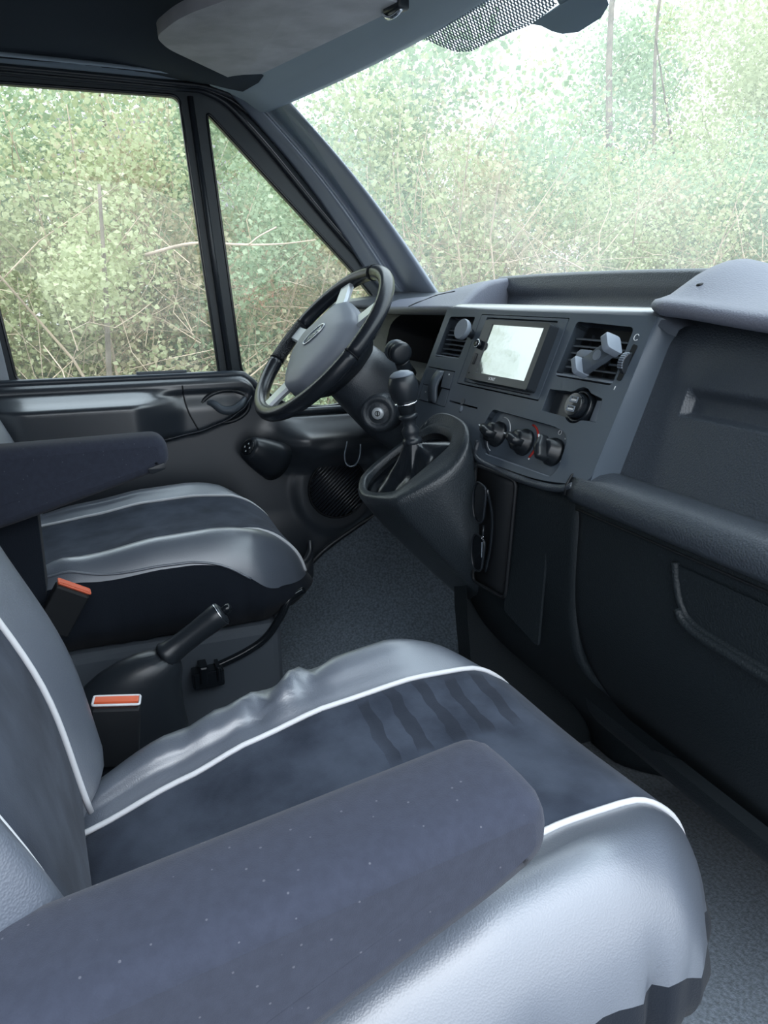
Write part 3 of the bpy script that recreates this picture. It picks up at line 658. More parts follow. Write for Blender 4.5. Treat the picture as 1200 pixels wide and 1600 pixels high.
# ------------------------------------------------------------------ car stereo
ra = thing('car_stereo', 'black double-height touchscreen stereo in the middle of the dash', 'car stereo', FA(0, 0))
obj('surround', plate(FA, rect(-.1155, .1325, -.064, .0610, .003), [rect(-.0955, .1095, -.0600, .0570, .002)], .010, .0005), 'fascia', ra, smooth=False, bev=.001)
obj('mounting_frame', plate(FA, rect(-.0935, .1075, -.0585, .0555, .002), (), .008, -.002), 'fascia', ra, smooth=False, bev=.001)
bz = obj('bezel', plate(FA, rect(-.0655, .1195, -.0560, .0470, .004), [rect(-.0400, .1065, -.0435, .0400, .001)], .020, .018), 'satinblack', ra, smooth=False, bev=.0022)
obj('touchscreen', plate(FA, rect(-.0405, .107, -.044, .0405), (), .003, .0165), 'screen', ra, smooth=False)
vk = obj('volume_knob', lathe([(.0075, 0), (.0075, .008), (.006, .010), (.001, .010)], FA(-.054, .0035, .017), FA.n, 20), 'gloss', ra)
obj('knob_ring', tube([FA(-.054+p[0], .0035+p[1], .0255) for p in ell(0, 0, .0066)], .0009, 6, True), 'chrome', vk)
obj('side_button', box(FA, -.0575, -.0505, -.031, -.012, .017, .0195), 'gloss', ra, smooth=False, bev=.001)
obj('reset_hole', lathe([(.0016, 0), (.0014, .0008)], FA(-.058, -.046, .018), FA.n, 10), 'black', ra)
text('maker_lettering', 'SONY', FA, .018, -.0498, .0075, 'white', ra, .0182)

# ------------------------------------------------------------------ phone mounts
pm = thing('phone_clamp_mount', 'grey sprung phone clamp mount clipped on the right-hand air vent', 'phone mount', FA(.28, 0, .03))
ax = math.atan2(.030, .040); PF = Fr(FA(.284, -.0015, .044), FA.x*math.cos(ax)+FA.y*math.sin(ax), FA.y*math.cos(ax)-FA.x*math.sin(ax))
obj('clamp_bar', plate(PF, rpoly([(-.030, -.011), (.028, -.011), (.028, .011), (-.030, .011)], .004), (), .009, .004), 'mid', pm, bev=.003)
obj('upper_jaw', plate(Fr(PF(.022, 0, .002), PF.y, PF.n), rpoly([(-.0135, -.009), (.0135, -.009), (.012, .016), (-.012, .016)], .005), (), .010, .010), 'grey', pm, bev=.004, seg=3)
obj('lower_jaw', plate(Fr(PF(-.027, 0, .002), PF.y, PF.n), rpoly([(-.0135, -.009), (.0135, -.009), (.012, .014), (-.012, .014)], .005), (), .008, .003), 'grey', pm, bev=.003, seg=3)
obj('emblem_disc', plate(PF, ell(.002, 0, .0068, .0068, 20), (), .002, .0055), 'grey', pm, smooth=False)
obj('mount_stem', tube([FA(.235, .006, -.012), FA(.255, .006, .010), PF(0, 0, -.004)], [.006, .007, .009], 10), 'satinblack', pm)
obj('vent_clip', plate(FA, rpoly([(.192, .004), (.222, .006), (.222, .016), (.196, .016), (.190, .011)], .003), (), .012, .008), 'grey', pm, bev=.002)
dm = thing('magnetic_phone_mount', 'small round grey magnetic disc mount on the left-hand air vent', 'phone mount', FA(-.12, .025, .02))
DF = Fr(FA(-.116, .0245, .030), FA.x*.99+FA.n*-.10, FA.y)
obj('magnet_disc', lathe([(.012, -.012), (.017, -.009), (.0185, -.006), (.0185, -.001), (.0175, .0008), (.001, .001)], DF.o, DF.n, 32), 'grey', dm, ang=50)
obj('ball_joint', lathe([(.004, -.03), (.008, -.024), (.009, -.018), (.006, -.011)], DF.o, DF.n, 16), 'satinblack', dm)
obj('vent_clip', tube([DF(0, 0, -.026), FA(-.125, .018, -.006)], [.006, .005], 8), 'satinblack', dm)

# ------------------------------------------------------------------ sunglasses in the pocket
sg = thing('sunglasses', 'dark glossy sunglasses stood upright in the dash pocket below the heater knobs', 'sunglasses', PK(0, -.06, .02))
SGF = Fr(PK(-.012, .0, .022), PK.x+PK.n*.15, PK.y)
for b, hl in ((.038, .034), (-.045, .032)):
    lp = rpoly([(-.024, b-hl*.4), (-.014, b-hl), (.012, b-hl*.85), (.022, b+hl*.9), (-.012, b+hl), (-.024, b+hl*.5)], .014, 5)
    l = obj('lens', plate(SGF, lp, (), .002, 0), 'gloss', sg, smooth=False)
    obj('lens_rim', tube([SGF(*p, .001) for p in lp], .0016, 6, True), 'satinblack', l)
obj('bridge', tube([SGF(.014, .006, 0), SGF(.018, -.005, .003), SGF(.012, -.016, 0)], .002, 6), 'gloss', sg)
tm = obj('temple', tube(spline([SGF(.022, .066, 0), SGF(.018, .02, -.012), SGF(.012, -.03, -.014), SGF(.006, -.075, -.010)], 5), .0028, 6), 'gloss', sg)
obj('temple_emblem', tube([SGF(.020+.003*math.cos(t), -.012+.003*math.sin(t), .004) for t in lin(.7, 5.5, 10)], .0008, 5), 'chrome', sg)
obj('temple_lettering', box(SGF, .016, .0175, -.045, -.020, .003, .004), 'grey', sg, smooth=False)

# ------------------------------------------------------------------ gear lever console
gc = thing('gear_console', 'black moulded gear lever pod jutting out under the centre fascia', 'gear console', (-.06, -.08, .3))
rim = [(-.010, -.092), (.002, -.115), (.002, -.185), (-.012, -.205), (-.06, -.222), (-.100, -.216), (-.124, -.196), (-.128, -.150), (-.112, -.100), (-.085, -.082), (-.04, -.080)]
def rz(x, y): return .6655+.70*(y+.09)-.12*(x+.0)*.6
rimp = [V((p.x, p.y, rz(p.x, p.y))) for p in spline([(a, b, 0) for a, b in rim], 5, True)]
cx, cy = -.06, -.15
def lift(p): return .026*sst(-.125, -.082, p.y)
def wide(p): return .030*sst(-.075, .0, p.x)*sst(-.22, -.13, p.y)+.012*sst(-.05, .0, p.x)
def ring(k, z=None, dz=0, dy=0, up=0, sh=0):
    return [V((cx+(p.x-cx)*k+sh*wide(p), cy+(p.y-cy)*k+dy, (p.z if z is None else z)+dz+up*lift(p))) for p in rimp]
sec = [ring(.93, dz=-.012), ring(.95, dz=-.002), ring(1.0, dz=.003), ring(1.06, dz=-.001, up=.25, sh=.1), ring(1.10, dz=-.001, up=.8, sh=.55), ring(1.13, dz=-.004, up=1, sh=.9), ring(1.14, dz=-.012, up=.95, sh=1)]
base = rimp
def slice_(t):
    """outer shell: from the rim loop down to the foot of the console"""
    out = []
    for p in base:
        k = 1.14+.12*t; x = cx+(p.x-cx)*k; y = cy+(p.y-cy)*k
        z = p.z-.012+lift(p)*max(0, 1-t*3.5)
        yb = sst(-.08, -.22, p.y)                                   # 1 at the tail, 0 at the head
        x = x+(.0-x)*.10*t+wide(p)
        z2 = z-(.36-.10*yb)*t
        y2 = y+(.25*yb+.10*(1-yb))*t**1.1
        out.append(V((x, y2, z2)))
    return out
sec += [slice_(t) for t in (.03, .07, .12, .2, .28, .4, .55, .75, 1.0)]
obj('moulded_shell', grid(sec, cu=True), 'pod', gc)
rows = [[V((x, y, z)) for y, z in ((-.085+.0, .62), (-.078, .50), (-.072, .36), (-.06, .25), (.02, .10), (.14, .0))] for x in (-.03, .0, .02)]
obj('console_leg', join(grid(rows), grid([[V((-.03, p.y, p.z)), V((-.03, p.y+.25, p.z))] for p in rows[0]])), 'dashdark', gc)
gl = thing('gear_lever', 'gear lever with round gloss knob rising from a gathered leather gaiter', 'gear lever', (-.06, -.15, .6))
gB, gK = V((-.060, -.142, .655)), V((-.067, -.160, .772)); gA = (gK-gB).normalized()
gx = V((1, 0, 0))
pr = [(.0, 0), (.0155, 0), (.0175, .004), (.0155, .009), (.012, .011), (.0150, .018), (.0155, .024), (.011, .031), (.0115, .042), (.0165, .045), (.0168, .049), (.0135, .052)]
obj('stem', lathe(pr, gB, gA, 24), 'satinblack', gl)
obj('neck_ring', tube([gB+gA*.070+.0178*(math.cos(t)*gx+math.sin(t)*gA.cross(gx)) for t in lin(0, 2*pi*23/24, 23)], .0024, 8, True), 'chrome', gl)
kp = [(.0135, .050), (.0150, .068), (.0172, .071), (.0225, .080), (.0250, .094), (.0245, .105), (.0205, .115), (.0125, .1215), (.0, .1235)]
kb = obj('gear_knob', lathe(kp, gB, gA, 32), 'satinblack', gl)
obj('knob_cap', lathe([(.0212, .1150), (.0190, .1185), (.0125, .1228), (.0, .1250)], gB, gA, 24), 'grey', kb)
rows = []
for i, t in enumerate(lin(0, 1, 14)):
    row = []
    for j in range(64):
        a = 2*pi*j/64; p = rimp[int(round(j*len(rimp)/64)) % len(rimp)]
        a = math.atan2(p.y-gB.y, p.x-gB.x)
        r0 = .0155; e = V((gB.x+r0*math.cos(a), gB.y+r0*math.sin(a), gB.z+.003)); q = V((cx+(p.x-cx)*.95, cy+(p.y-cy)*.95, p.z-.022))
        c = e.lerp(q, t); c.z -= .030*math.sin(pi*t**.6)*(1-.95*max(0, math.cos(a-1.0))); out = V((math.cos(a), math.sin(a), .3))
        fold = math.sin(a*7+1.5*math.sin(a*2)+t*1.5)*.0065*math.sin(pi*min(1, t*1.25))+.011*math.sin(pi*t)*(noise.noise(V((math.cos(a)*1.8, math.sin(a)*1.8, t*2.4))))
        c += out*(fold+(.004+.016*max(0, math.cos(a-1.0)))*math.sin(pi*t)); row.append(c)
    rows.append(row)
obj('gaiter', grid(rows, cu=True), 'boot', gl, sub=1)

# ------------------------------------------------------------------ steering wheel and column
tl, yw = .843, .08; WC = V((-.424, -.190, .804))
e1 = V((math.cos(yw), math.sin(yw), 0)); eh = V((-math.sin(yw), math.cos(yw), 0)); WF = Fr(WC, e1, eh*math.cos(tl)+V((0, 0, 1))*math.sin(tl))
swh = thing('steering_wheel', 'black leather steering wheel with grey centre pad and silver spokes', 'steering wheel', WC)
RR, rr = .1825, .0158
def rimseg(t0, t1, n, m, k=1.0, closed=False):
    return obj('rim_section', tube([WF(RR*math.cos(t), RR*math.sin(t)) for t in lin(t0, t1, n)], rr*k, 14, closed), m, swh)
d2 = math.radians
rimseg(d2(-160), d2(-5), 40, 'rimleather'); rimseg(d2(-5), d2(90), 26, 'rimleather', .985); rimseg(d2(90), d2(168), 22, 'rimleather'); rimseg(d2(168), d2(200), 10, 'perf', .985)
for a in (-160, -5, 90, 168): obj('rim_stitch', tube([WF(RR*math.cos(d2(a)), RR*math.sin(d2(a)))+(.0162)*(math.cos(t)*(WF.x*math.cos(d2(a))+WF.y*math.sin(d2(a)))+math.sin(t)*WF.n) for t in lin(0, 2*pi*15/16, 15)], .0009, 5, True), 'black', swh)
def polar(l): return [(r*math.cos(d2(t)), r*math.sin(d2(t))) for t, r in l]
padp = polar([(148, .100), (122, .116), (96, .108), (50, .104), (27, .122), (-4, .120), (-32, .116), (-58, .122), (-92, .122), (247, .106), (200, .110), (174, .118)])
pad2 = rpoly(padp, .016, 4)
rows = [[WF(p[0]*k, p[1]*k, d) for p in pad2] for k, d in ((.97, -.035), (1.0, -.022), (1.0, -.004), (.97, .004), (.90, .010), (.70, .017), (.40, .021))]
obj('centre_pad', cap(grid(rows, cu=True), len(pad2)), 'hub', swh, ang=50)
rows = [[WF(p[0]*k, p[1]*k, d) for p in pad2] for k, d in ((.75, -.07), (.98, -.045), (1.01, -.028), (1.01, -.022))]
obj('pad_shroud', cap(grid(rows, cu=True), len(pad2)), 'satinblack', swh)
for a in (120, 176, 262, 34):
    f2 = Fr(WF(0, 0, 0), WF.x*math.cos(d2(a))+WF.y*math.sin(d2(a)), WF.y*math.cos(d2(a))-WF.x*math.sin(d2(a)))
    rows = [[f2(x, -.021*w, d), f2(x, -.017*w, d+.006), f2(x, .017*w, d+.006), f2(x, .021*w, d), f2(x, .014*w, d-.008), f2(x, -.014*w, d-.008)] for x, w, d in ((.085, 1, -.008), (.11, .95, -.006), (.14, .88, -.003), (.162, .85, -.001), (.176, .95, 0))]
    obj('spoke', cap(grid(rows, cu=True), 6), 'silver', swh, ang=40)
EA = d2(58)
em = obj('emblem', join(tube([WF(p[0], p[1], .0225) for p in ell(-.001, .002, .030, .0145, 36, EA)], .0014, 6, True), plate(WF, ell(-.001, .002, .029, .0135, 36, EA), (), .003, .0222)), 'grey', swh)
obj('emblem_ring', tube([WF(p[0], p[1], .0228) for p in ell(-.001, .002, .0305, .0150, 36, EA)], .0015, 6, True), 'chrome', em)
text('emblem_script', 'Ford', WF, -.001, .002, .021, 'chrome', em, .0228, .3, EA)
obj('airbag_mark', plate(WF, rpoly([(.026, -.068), (.031, -.068), (.029, -.060)], .0005, 2), (), .001, .0145), 'black', swh, smooth=False)
col = thing('steering_column', 'dark steering column shroud with stalk and key barrel behind the wheel', 'steering column', (-.43, 0, .6))
AX = -WF.n
rows = []
for t, w, h in ((.050, .045, .045), (.062, .066, .060), (.09, .078, .066), (.15, .082, .072), (.22, .080, .078), (.30, .070, .070), (.36, .06, .06)):
    c = WC+AX*t; rows.append([c+WF.x*w*math.copysign(abs(math.cos(a))**.7, math.cos(a))+WF.y*h*math.copysign(abs(math.sin(a))**.7, math.sin(a)) for a in lin(0, 2*pi*27/28, 27)])
obj('column_shroud', cap(grid(rows, cu=True), 28), 'dash', col)
KA = V((.80, -.55, .02)).normalized(); KO = V((-.338, -.100, .664))
obj('key_housing', lathe([(.046, -.07), (.044, -.03), (.038, -.006), (.034, .0), (.028, .001), (.024, -.005), (.022, -.006), (.019, -.004)], KO, KA, 32), 'dash', col)
kbl = obj('key_barrel', lathe([(.0125, -.008), (.0125, .0015), (.0105, .003), (.006, .0032)], KO, KA, 24), 'silver', col)
KF = Fr(KO, V((0, 0, 1)).cross(KA), V((0, 0, 1)))
obj('key_slot', join(box(KF, -.0012, .0012, -.005, .005, .002, .0038), tube([KF(*p, .0034) for p in ell(0, 0, .005)], .0008, 5, True)), 'black', kbl, smooth=False)
skO = V((-.315, -.055, .790))
sk = obj('wiper_stalk', tube(spline([(-.40, .0, .735), (-.355, -.03, .752), (-.318, -.048, .752), (-.310, -.058, .770)], 5), [.012]*5+[.013]*5+[.015]*6, 10), 'satinblack', col)
SKA = V((.55, -.25, .62)).normalized()
for k in range(3):
    o_ = V((-.325, -.066, .790))+V((.9, -.1, -.06))*(.020*k)
    obj('stalk_collar', lathe([(.013, -.013), (.0190, -.011), (.0205, 0), (.0190, .011), (.013, .013)], o_, V((.9, -.1, -.06)), 18, sx=1.1), 'satinblack' if k else 'mid', sk)
kl = tag(obj('hanging_wire_loop', tube(spline([(-.465, -.125, .585), (-.47, -.13, .555), (-.468, -.128, .535), (-.455, -.12, .530), (-.435, -.115, .540), (-.425, -.11, .56), (-.425, -.108, .585)], 5), .0016, 6), 'grey'), 'thin pale wire loop hanging under the steering column', 'wire loop')

# ------------------------------------------------------------------ seats (built in seat coordinates: x right, y forward from the front seam)
ZT_D = [(-.60, .400), (-.467, .414), (-.38, .424), (-.276, .441), (-.166, .446), (-.077, .440), (0, .412), (.05, .395)]
HEM_D = [(-.6, .445), (-.44, .438), (-.22, .416), (-.06, .384), (.06, .380)]
HEM_P = [(-.6, .376), (-.3, .368), (-.06, .374), (.06, .372)]
ZT_P = [(-.60, .345), (-.51, .364), (-.41, .393), (-.34, .417), (-.25, .438), (-.14, .449), (-.06, .447), (0, .432), (.05, .415)]
def make_seat(label, loc, rot, wrinkle, arm):
    s = thing('front_seat', label, 'car seat', loc, 'front seats', rot, local=True)
    ZT, HEM = (ZT_P, HEM_P) if rot else (ZT_D, HEM_D)
    xs = [-.250]+lin(-.245, -.141, 13)+lin(-.139, .139, 16)+lin(.141, .245, 13)+[.250]
    ys = lin(-.57, .024, 40); zs = lin(.265, .455, 20)
    def fn(p, q):
        x, y, z = p; w = sst(.29, .40, z); zt = interp(ZT, y)
        ax_ = abs(x)
        dz = (zt-.449)*w
        dz += w*((.032 if rot and x < 0 else .024)*math.exp(-((ax_-.205)/.048)**2)*sst(.04, -.14, y)*sst(-.60, -.42, y)-.006*math.exp(-((x)/.11)**2))
        dz -= w*.004*math.exp(-((ax_-.14)/.008)**2)
        x2 = x*(1+.05*sst(0, -.5, y)*(1 if ax_ < .17 else 0)*1.0); x2 += math.copysign(.004, x)*sst(.16, .25, ax_)*sst(.24, .36, z)*sst(.46, .36, z)
        # gathers in the leather and the hanging valance
        if ax_ > .145 or y > .0:
            for px, py, dr, am, wd in wrinkle:
                if (px < 0) == (x < 0):
                    du = (x-px)*math.cos(dr)+(y-py)*math.sin(dr); dv = -(x-px)*math.sin(dr)+(y-py)*math.cos(dr)
                    dz += am*w*math.exp(-(dv/wd)**2)*sst(-.02, .02, du)*sst(.13, .03, du)
        ed = sst(.40, .33, z); per = (y if ax_ > .2 else x)
        n_ = noise.noise(V((x*22, y*22, z*5)))*.008*ed+math.sin(per*95+3*math.sin(per*21))*.0042*ed*sst(.25, .30, z)
        if rot and ax_ > .2: x2 -= math.copysign(.011*max(0, math.sin(y*78+2.2*math.sin(y*17)))**2*sst(.425, .355, z)*sst(.27, .33, z), x)
        y2 = y+(n_ if y > .0 else 0)+.012*ed*(y > 0)-.02*sst(.33, .24, z)*(1 if y > -.1 else 0)*sst(-.1, .05, y)
        x2 += math.copysign(n_, x)*(ax_ > .2)-math.copysign(.018, x)*sst(.34, .24, z)*sst(.15, .25, ax_)
        y2 -= .062*sst(.12, .26, ax_)*sst(-.18, .02, y)+.020*(x/.14)**2*(ax_ < .14)*0
        return V((x2, y2, z+dz))
    zk = zs[10]
    def hemz(x, y): return interp(HEM, y)+.003*math.sin(y*23)+(.0035*math.sin(y*61) if rot else 0)+.004*math.sin(x*31)*(y > .02)
    def pre(p):
        x, y, z = p; h = hemz(x, y)
        return (x, y, zs[0]+(z-zs[0])*(h-zs[0])/(zk-zs[0]) if z <= zk else h+(z-zk)*(zs[-1]-h)/(zs[-1]-zk))
    v, f, prm = rbox(xs, ys, zs, .075, fn, pre)
    def pred(p):
        x, y, z = p
        if z < zk: return 'valance'
        if abs(x) < .14: return 'suede'
        return 'bolster_l' if x < 0 else 'bolster_r'
    pc = split(v, f, prm, pred)
    obj('seat_cushion', pc['suede'], 'stroked' if rot else 'suede', s); obj('cushion_bolster', pc['bolster_l'], 'leather', s); obj('cushion_bolster', pc['bolster_r'], 'leather', s); obj('valance', pc['valance'], 'valance', s)
    def top(x, y, q): return fn(V((x, y, .455 if y < -.02 else .455)), (x, y, .455))
    def hemp(sg_, y):
        z = interp(HEM, y)+.003*math.sin(y*23)+(.0035*math.sin(y*61) if rot else 0); r_ = .075; q = max(0, z-(.455-r_)); x = .250-r_+math.sqrt(max(r_*r_-q*q, 0))
        return fn(V((sg_*x, y, z)), None)+V((sg_*.001, 0, 0))
    for sg_ in (-1, 1):
        P = [fn(V((sg_*.14, y, .455)), None)+V((0, 0, .002)) for y in lin(-.53, -.052, 26)]
        for a in lin(.15, 1.45, 9): P.append(fn(V((sg_*.14, -.051+.075*math.sin(a), .380+.075*math.cos(a))), None)+V((0, .002*math.sin(a), .002*math.cos(a))))
        obj('piping', tube(P, .0032, 8), 'piping', s)
        P = [hemp(sg_, y) for y in lin(-.5, -.085, 40)]
        if not rot: obj('hem', tube(P, .0024, 6), 'leather', s)
    # backrest: rounded slab leaning back
    L = math.radians(15.5); cb = V((0, -.515, .365))
    def bf(p, q):
        x, y, z = p
        if y > -.05: y += (.016 if rot and x > 0 else .030)*math.exp(-((abs(x)-.205)/.05)**2)*sst(-.02, .06, y)*(1 if True else 0)-.004*math.exp(-((abs(x)-.14)/.008)**2)*sst(.0, .05, y)
        y += .018*math.exp(-((z-.16)/.12)**2)*sst(.0, .05, y)
        if rot and x > .15: x = .15+(x-.15)*.56
        x *= 1-.10*sst(.38, .62, z)
        return cb+V((x, y*math.cos(L)-z*math.sin(L)-.06, z*math.cos(L)+y*math.sin(L)))
    xs2 = [-.262]+lin(-.255, -.141, 12)+lin(-.139, .139, 14)+lin(.141, .255, 12)+[.262]
    v, f, prm = rbox(xs2, lin(-.075, .065, 10), lin(-.02, .64, 36), .06, bf)
    def pred2(p):
        x, y, z = p
        if y < .015: return 'back'
        if abs(x) < .14: return 'suede'
        return 'l' if x < 0 else 'r'
    pc = split(v, f, prm, pred2)
    obj('backrest', pc['suede'], 'suede', s); obj('backrest_bolster', pc['l'], 'leather', s); obj('backrest_bolster', pc['r'], 'leather', s); obj('backrest_shell', pc['back'], 'valance', s)
    for sg_ in (-1, 1): obj('piping', tube([bf(V((sg_*.14, .065, z)), None)+V((0, .002, 0)) for z in lin(.012, .58, 30)], .0032, 8), 'piping', s)
    # armrest on the right-hand side
    axc, ahw, ay, atilt, az = arm; AR = Fr((axc, 0, 0), (0, 1, 0), (0, 0, 1))
    prof = rpoly([(-.252, .684), (-.246, .635), (-.285, .618), (-.50, .556), (-.60, .535), (-.66, .55), (-.66, .678)], [.026, .022, .03, .05, .05, .04, .04], 6)
    prof = [(p[0]+ay, p[1]+az-atilt*(-.25-p[0])) for p in prof]; n = len(prof); rows = []; wk = ahw/.036
    cxp = sum(p[0] for p in prof)/n; czp = sum(p[1] for p in prof)/n
    for xx, ins in ((-.036, .016), (-.0345, .010), (-.030, .0045), (-.022, .001), (-.008, 0), (.008, 0), (.022, .001), (.030, .0045), (.0345, .009), (.036, .016)):
        row = []
        for i, p in enumerate(prof):
            a, b = prof[i-1], prof[(i+1) % n]; tx, tz = b[0]-a[0], b[1]-a[1]; l = math.hypot(tx, tz) or 1
            row.append(AR(p[0]+ins*tz/l, p[1]-ins*tx/l, xx*wk))
        rows.append(row)
    ar = obj('armrest', join(grid(rows, cu=True), (rows[0], [tuple(range(n))[::-1]]), (rows[-1], [tuple(range(n))])), 'cloth', s)
    if not rot: obj('armrest_tab', plate(AR, rpoly([(-.285, .632), (-.258, .640), (-.256, .630), (-.280, .622)], .003), (), .006, .037), 'satinblack', ar, bev=.002)
    if not rot: obj('armrest_bracket', plate(Fr((.275, 0, 0), (0, 1, 0), (0, 0, 1)), rpoly([(-.462, .40), (-.458, .58), (-.50, .665), (-.70, .665), (-.68, .38)], .03), (), .05, .012), 'valance', s, bev=.01, seg=3)
    # belt buckle with its red release
    BK = Fr((-.305, -.455, .428), V((.25, 1, -.22)), V((0, .0, 1)))
    if rot: BK = Fr((-.300, -.462, .426), V((.20, 1, -.12)), V((.0, .0, 1)))
    else: BK = Fr((.300, -.418, .432), V((-.1, 1, -.62)), V((0, .62, 1)))
    bk = obj('belt_buckle', box(BK, -.028, .028, -.085, -.004, -.012, .012), 'black', s, bev=.003, smooth=False)
    obj('release_button', join(box(BK, -.026, .026, -.006, .0015, -.010, .003)), 'red', bk, smooth=False, bev=.0015)
    obj('buckle_rim', plate(Fr(BK(0, .001, 0), BK.x, BK.n), rect(-.029, .029, -.013, .013, .003), [rect(-.024, .024, -.009, .005, .002)], .004, .0025) if False else tube([BK(a, .001, d) for a, d in rect(-.027, .027, -.011, .011, .003)], .0016, 6, True), 'piping' if rot else 'red', bk)
    obj('buckle_stalk', box(BK, -.016, .016, -.24, -.085, -.004, .004), 'valance', bk, smooth=False)
    # pedestal
    obj('seat_base', join(bx(-.22, .22, -.52, -.05, .0, .27)), 'greypanel', s, bev=.02, seg=3, smooth=False)
    obj('runner', join(bx(-.20, -.16, -.54, -.16, .0, .04), bx(.16, .20, -.54, -.16, .0, .04)), 'satinblack', s, bev=.004, smooth=False)
    return s
wr_p = [(-.165, -.265, 2.6, -.013, .012), (-.16, -.33, 2.5, -.017, .013), (-.16, -.30, 2.5, .006, .016), (-.155, -.37, 2.7, -.008, .014), (-.155, -.42, 2.6, -.006, .014)]
ps = make_seat('black and grey leather passenger seat nearest the camera with pale piping', (.477, -.168, 0), .074, wr_p, (.226, .042, -.003, .085, -.070))
ds = make_seat('black and grey leather driver seat behind the steering wheel by the door', (-.491, -.284, 0), 0, [(.16, -.45, .4, .006, .02)], (.310, .036, 0, 0, 0))
obj('adjuster_bar', tube(spline([(.205, .0, .325), (.22, -.035, .315), (.222, -.052, .285), (.222, -.085, .243), (.222, -.13, .218), (.222, -.20, .195)], 6), .008, 10), 'gloss', ds)
fb = obj('slide_catch', join(bx(.20, .25, -.235, -.175, .17, .205), bx(.205, .255, -.222, -.205, .18, .218), bx(.205, .255, -.19, -.182, .18, .214)), 'gloss', ds, bev=.006, seg=2, smooth=False)

# ------------------------------------------------------------------ handbrake
hb_ = thing('handbrake_lever', 'black handbrake lever with tapered boot between the two seats', 'handbrake', (-.06, -.6, 0))
rows = []
h0 = [V((-.06, -.68, .02)), V((-.06, -.66, .20)), V((-.06, -.635, .285)), V((-.06, -.60, .325)), V((-.06, -.566, .345))]
for p, w, l in zip(h0, (.055, .052, .047, .036, .0245), (.13, .12, .085, .052, .026)):
    t = (h0[-1]-h0[1]).normalized(); k = h0.index(p)/4; up = V((0, 1, 0)).lerp(V((0, -t.z, t.y))*-1, k).normalized()
    rows.append([p+V((1, 0, 0))*w*math.cos(a)+up*l*math.sin(a) for a in lin(0, 2*pi*23/24, 23)])
obj('boot', cap(grid(rows, cu=True), 24), 'satinblack', hb_, sub=1)
hd_ = (V((-.06, -.481, .401))-V((-.06, -.572, .343))).normalized()
ho = V((-.06, -.572, .343))
obj('grip', lathe([(.0205, -.006), (.0235, 0), (.0205, .006), (.0185, .03), (.0185, .06), (.0200, .09), (.0205, .104), (.0185, .110), (.012, .112)], ho, hd_, 24), 'satinblack', hb_)
obj('collar_ring', tube([ho+hd_*.106+.0196*(math.cos(t)*V((1, 0, 0))+math.sin(t)*hd_.cross(V((1, 0, 0)))) for t in lin(0, 2*pi*19/20, 19)], .0014, 6, True), 'chrome', hb_)
obj('release_button', lathe([(.008, .108), (.008, .122), (.006, .126), (.001, .127)], ho, hd_, 16), 'gloss', hb_)

# ------------------------------------------------------------------ floor bits
fm = thing('floor_mat', 'dark ribbed rubber mat on the passenger toe board', 'floor mat', (.3, .45, .02))
def toe(x, y, d=0): return V((x, y, .004+.9*max(0, y-.335)**1.3+d))
for x0, x1 in ((-.02, .145), (.160, .84)):
    rows = [[toe(x, y, .006 if 0 < i < 12 else -.004) for x in lin(x0, x1, 10)] for i, y in enumerate(lin(.335, .56, 12))]
    obj('mat_section', grid(rows), 'mat', fm, solid=.004)
# ------------------------------------------------------------------ greenery outside the glass
def leaf_cloud(n, rx, ry, h, size, seed, hollow=.35, z0=.0, shape=0):
    rnd = random.Random(seed); v = []; f = []
    blobs = [(V((rnd.uniform(-.65, .65)*rx, rnd.uniform(-.65, .65)*ry, z0+h*rnd.uniform(.08, .95))), rnd.uniform(.16, .36)) for _ in range(26)]
    for i in range(n):
        c, s = blobs[rnd.randrange(len(blobs))]
        d = V((rnd.gauss(0, 1), rnd.gauss(0, 1), rnd.gauss(0, 1))).normalized()*(rnd.random()**.45)
        p = c+V((d.x*s*rx*1.6, d.y*s*ry*1.6, d.z*s*h*.55))
        if p.z < .02: p.z = rnd.uniform(.02, .4)
        a = V((rnd.gauss(0, 1), rnd.gauss(0, 1), rnd.gauss(0, .7))).normalized(); b = a.orthogonal(); b = (b*math.cos(i)+a.cross(b)*math.sin(i))
        l = size*rnd.uniform(.6, 1.35); w = l*rnd.uniform(.26, .42); m = a*.5*l+a.cross(b)*l*.10; k = len(v)
        v += [p, p+m+b*w, p+a*l, p+m-b*w]; f += [(k, k+1, k+2, k+3)]
    return v, f
def twig_cloud(n, rx, ry, h, seed, r=.006, up=.8, stems=3):
    rnd = random.Random(seed); parts = []
    for i in range(n):
        big = i < stems
        b = V((rnd.uniform(-.6, .6)*rx, rnd.uniform(-.6, .6)*ry, 0 if big else rnd.uniform(0, h*.7)))
        d = V((rnd.gauss(0, .28 if big else 1-up+.35), rnd.gauss(0, .28 if big else 1-up+.35), 1 if big else rnd.uniform(-.2, 1))).normalized(); L = h*(rnd.uniform(.7, 1.05) if big else rnd.uniform(.25, .6)); P = [b]
        for k in range(4): d = (d+V((rnd.gauss(0, .22), rnd.gauss(0, .22), rnd.gauss(0, .15)))).normalized(); P.append(P[-1]+d*L/4)
        r0 = r*(3.2 if big else rnd.uniform(.5, 1.1)); parts.append(tube(P, [r0*(1-.8*k/4) for k in range(5)], 4 if not big else 6, caps=False))
    return join(*parts)
def me_of(name, vf, m):
    o = obj(name, vf, m, smooth=False); me = o.data; bpy.data.objects.remove(o); return me
GZ = -.6
bushes = []
for i, (lm, n) in enumerate((('leaf1', 15000), ('leaf2', 15000), ('leaf3', 9000), ('leaf1', 10000))):
    bushes.append((me_of('foliage', leaf_cloud(n, .95, .8, 2.6, .034, 10+i), lm), me_of('stem', twig_cloud(190 if i >= 2 else 80, .9, .7, 2.5, 40+i, .0042), 'twig')))
trees_ = []
